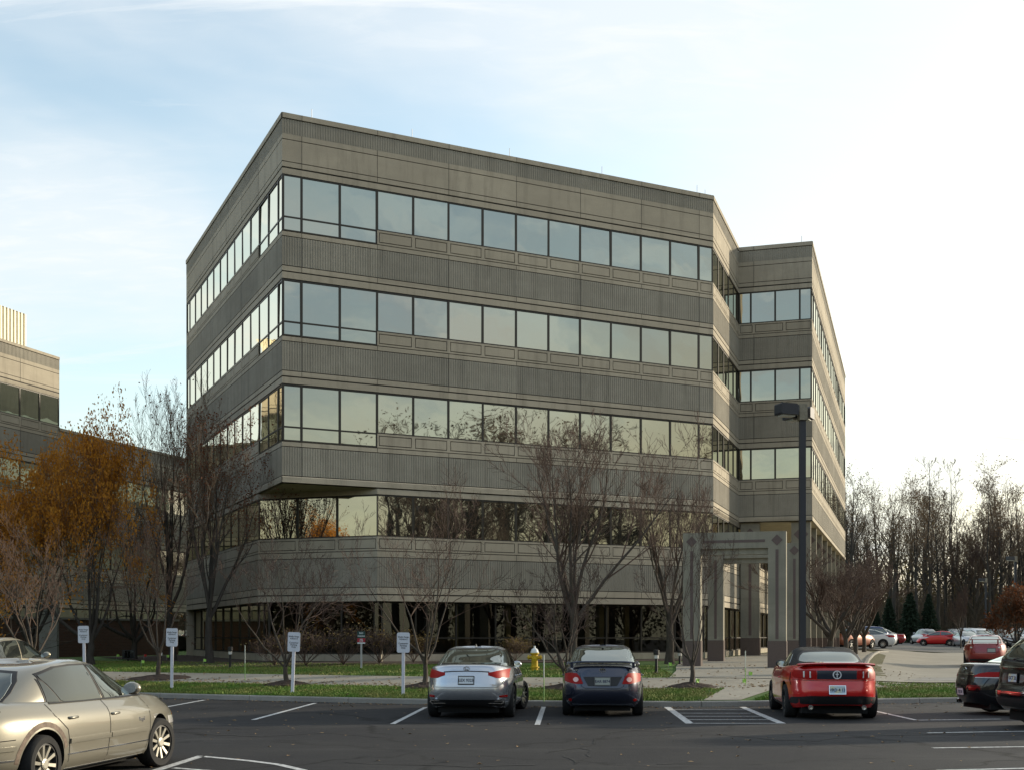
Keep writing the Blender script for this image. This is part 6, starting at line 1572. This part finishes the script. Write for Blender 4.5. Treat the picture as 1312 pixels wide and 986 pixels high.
UF = 'small utility flags on wires'
for px, py, m, lb in ((149, 845, FLG, 'lime utility flag nearest the brick wall'), (162, 842, FLG, 'lime utility flag next to the black floodlight'), (184, 845, FLR, 'red utility flag near the small pale trunked tree'), (180.5, 854, FLG, 'lime utility flag at the rear edge of the walkway'), (213, 846, FLG, 'lime utility flag behind the second customer sign'),
                      (260, 852, FLG, 'lime utility flag left of the path light'), (856, 858, FLG, 'lime utility flag right of the dark blue saloon'), (891, 881, FLG, 'lime utility flag at the foot of the tree before the portal'), (958.5, 871, FLG, 'lime utility flag beside the pale marker rod'), (950.5, 881, FLG, 'bent lime utility flag at the walkway edge')):
    p = G(px, py); r_ = thing('utility_flag', p, rnd.uniform(-.5, .5), lb, 'flag', UF)
    m_ = MB(); m_.tube([(0, 0, -.03), (.02, 0, .26)], .004, 4); m_.build('wire', STEEL, r_)
    m_ = MB(); m_.add([(.02, 0, .26), (.07, .015, .245), (.125, -.01, .25), (.12, .01, .15), (.065, -.012, .15), (.012, 0, .15)], [(0, 1, 4, 5), (1, 2, 3, 4)]); m_.build('flag', m, r_)
# path lights
PLG = 'black path lights on the rear lawn'; BLKM = mat('black_metal', (.02, .02, .022), .45, .3)
for px, yb, yt, lb in ((295, 855, 828, 'black path light right of the rust leaved tree'), (841, 862, 832, 'black path light on the lawn right of the dark blue saloon'), (871, 851, 830, 'black path light close behind the portal tree'), (206, 851, 830, 'black path light near the brick wall')):
    p = G(px, yb); h = (yb - yt) / FPX * p.y; r_ = thing('path_light', p, 0, lb, 'path light', PLG)
    m_ = MB(); m_.lathe([(.12, -.02), (.12, .02), (.045, .04), (.04, h - .28), (.04, h - .27)], 14); m_.build('stem', BLKM, r_, fix=True)
    m_ = MB(); m_.lathe([(.085, h - .15), (.09, h - .14), (.09, h), (.02, h + .01)], 16); m_.build('hood', BLKM, r_, fix=True)
    m_ = MB(); m_.lathe([(.05, h - .27), (.07, h - .26), (.065, h - .15)], 14); m_.build('lens', CLEARL, r_, fix=True)
p = G(164, 846); r_ = thing('ground_floodlight', p, R(25), 'black box floodlight on the ground before the brick wall', 'floodlight')
m_ = MB(); m_.box(-.22, .22, -.13, .13, .12, .42); m_.box(-.25, .25, -.16, -.12, .09, .46); o = m_.build('housing', BLKM, r_); m_ = MB(); m_.box(-.2, .2, -.165, -.1605, .13, .42); m_.build('lens', CGD, o); m_ = MB(); m_.box(-.05, .05, -.05, .05, -.05, .13); m_.build('bracket', BLKM, r_)

# car park lamp posts
POLE = mat('dark_bronze_pole', (.030, .031, .038), .5, .2); LENS = mat('lamp_diffuser', (.5, .5, .46), .3); BRK = mat('weathered_bracket', (.30, .27, .20), .7, noise=(.2, .17, .12), scale=10)
def lamp(px, Y, ytop, label, heads=2, w=.18):
    p = GY(px, Y); tz = atY(px, ytop, Y).z; h = tz - p.z
    r_ = thing('lamp_post', p, 0, label, 'lamp post', 'car park lamp posts')
    m_ = MB(); m_.box(-w / 2, w / 2, -w / 2, w / 2, .45, h - .06); m_.build('pole', POLE, r_)
    m_ = MB(); m_.lathe([(.30, -.2), (.30, .45), (.27, .48), (.1, .49)], 24); m_.build('base', KERBC, r_, fix=True)
    m_ = MB(); m_.box(-.12, .12, -.16, .16, h - .48, h + .005); m_.build('bracket', BRK, r_)
    def head(nm, L_, W_, H_, off, rot):
        m2 = MB(); pr = [(0, 0), (L_ * .97, 0.0), (L_, .05), (L_, H_ * .9), (L_ * .96, H_), (.06, H_), (0, H_ * .85)]; n = len(pr); y = W_ / 2
        m2.add([(a, -y, b) for a, b in pr] + [(a, y, b) for a, b in pr], [tuple(range(n)), tuple(range(n, 2 * n))[::-1]] + [(i, n + i, n + (i + 1) % n, (i + 1) % n) for i in range(n)])
        o = m2.build('lamp_head', POLE, r_, fix=True, loc=(math.cos(rot) * off, math.sin(rot) * off, h - .02 - H_)); o.rotation_euler = (0, 0, rot)
        m3 = MB(); m3.box(.08, L_ - .08, -y + .08, y - .08, -.05, -.001); m3.box(-.12, .0, -.06, .06, H_ * .4, H_ * .75); m3.build('lens', LENS, o)
    head('l', .60, .42, .33, .26, R(200))
    if heads > 1: head('r', .5, .38, .33, .24, R(62)); head('m', .55, .40, .34, .24, R(110))
    return r_
lamp(1028, 36.2, 518, 'tall square lamp post with two box heads rising behind the red convertible')
lamp(1301, 104, 712, 'lamp post in the far lot beside the rust orange tree', 1)
lamp(1263, 134, 740, 'farthest lamp post standing before the wood', 1)
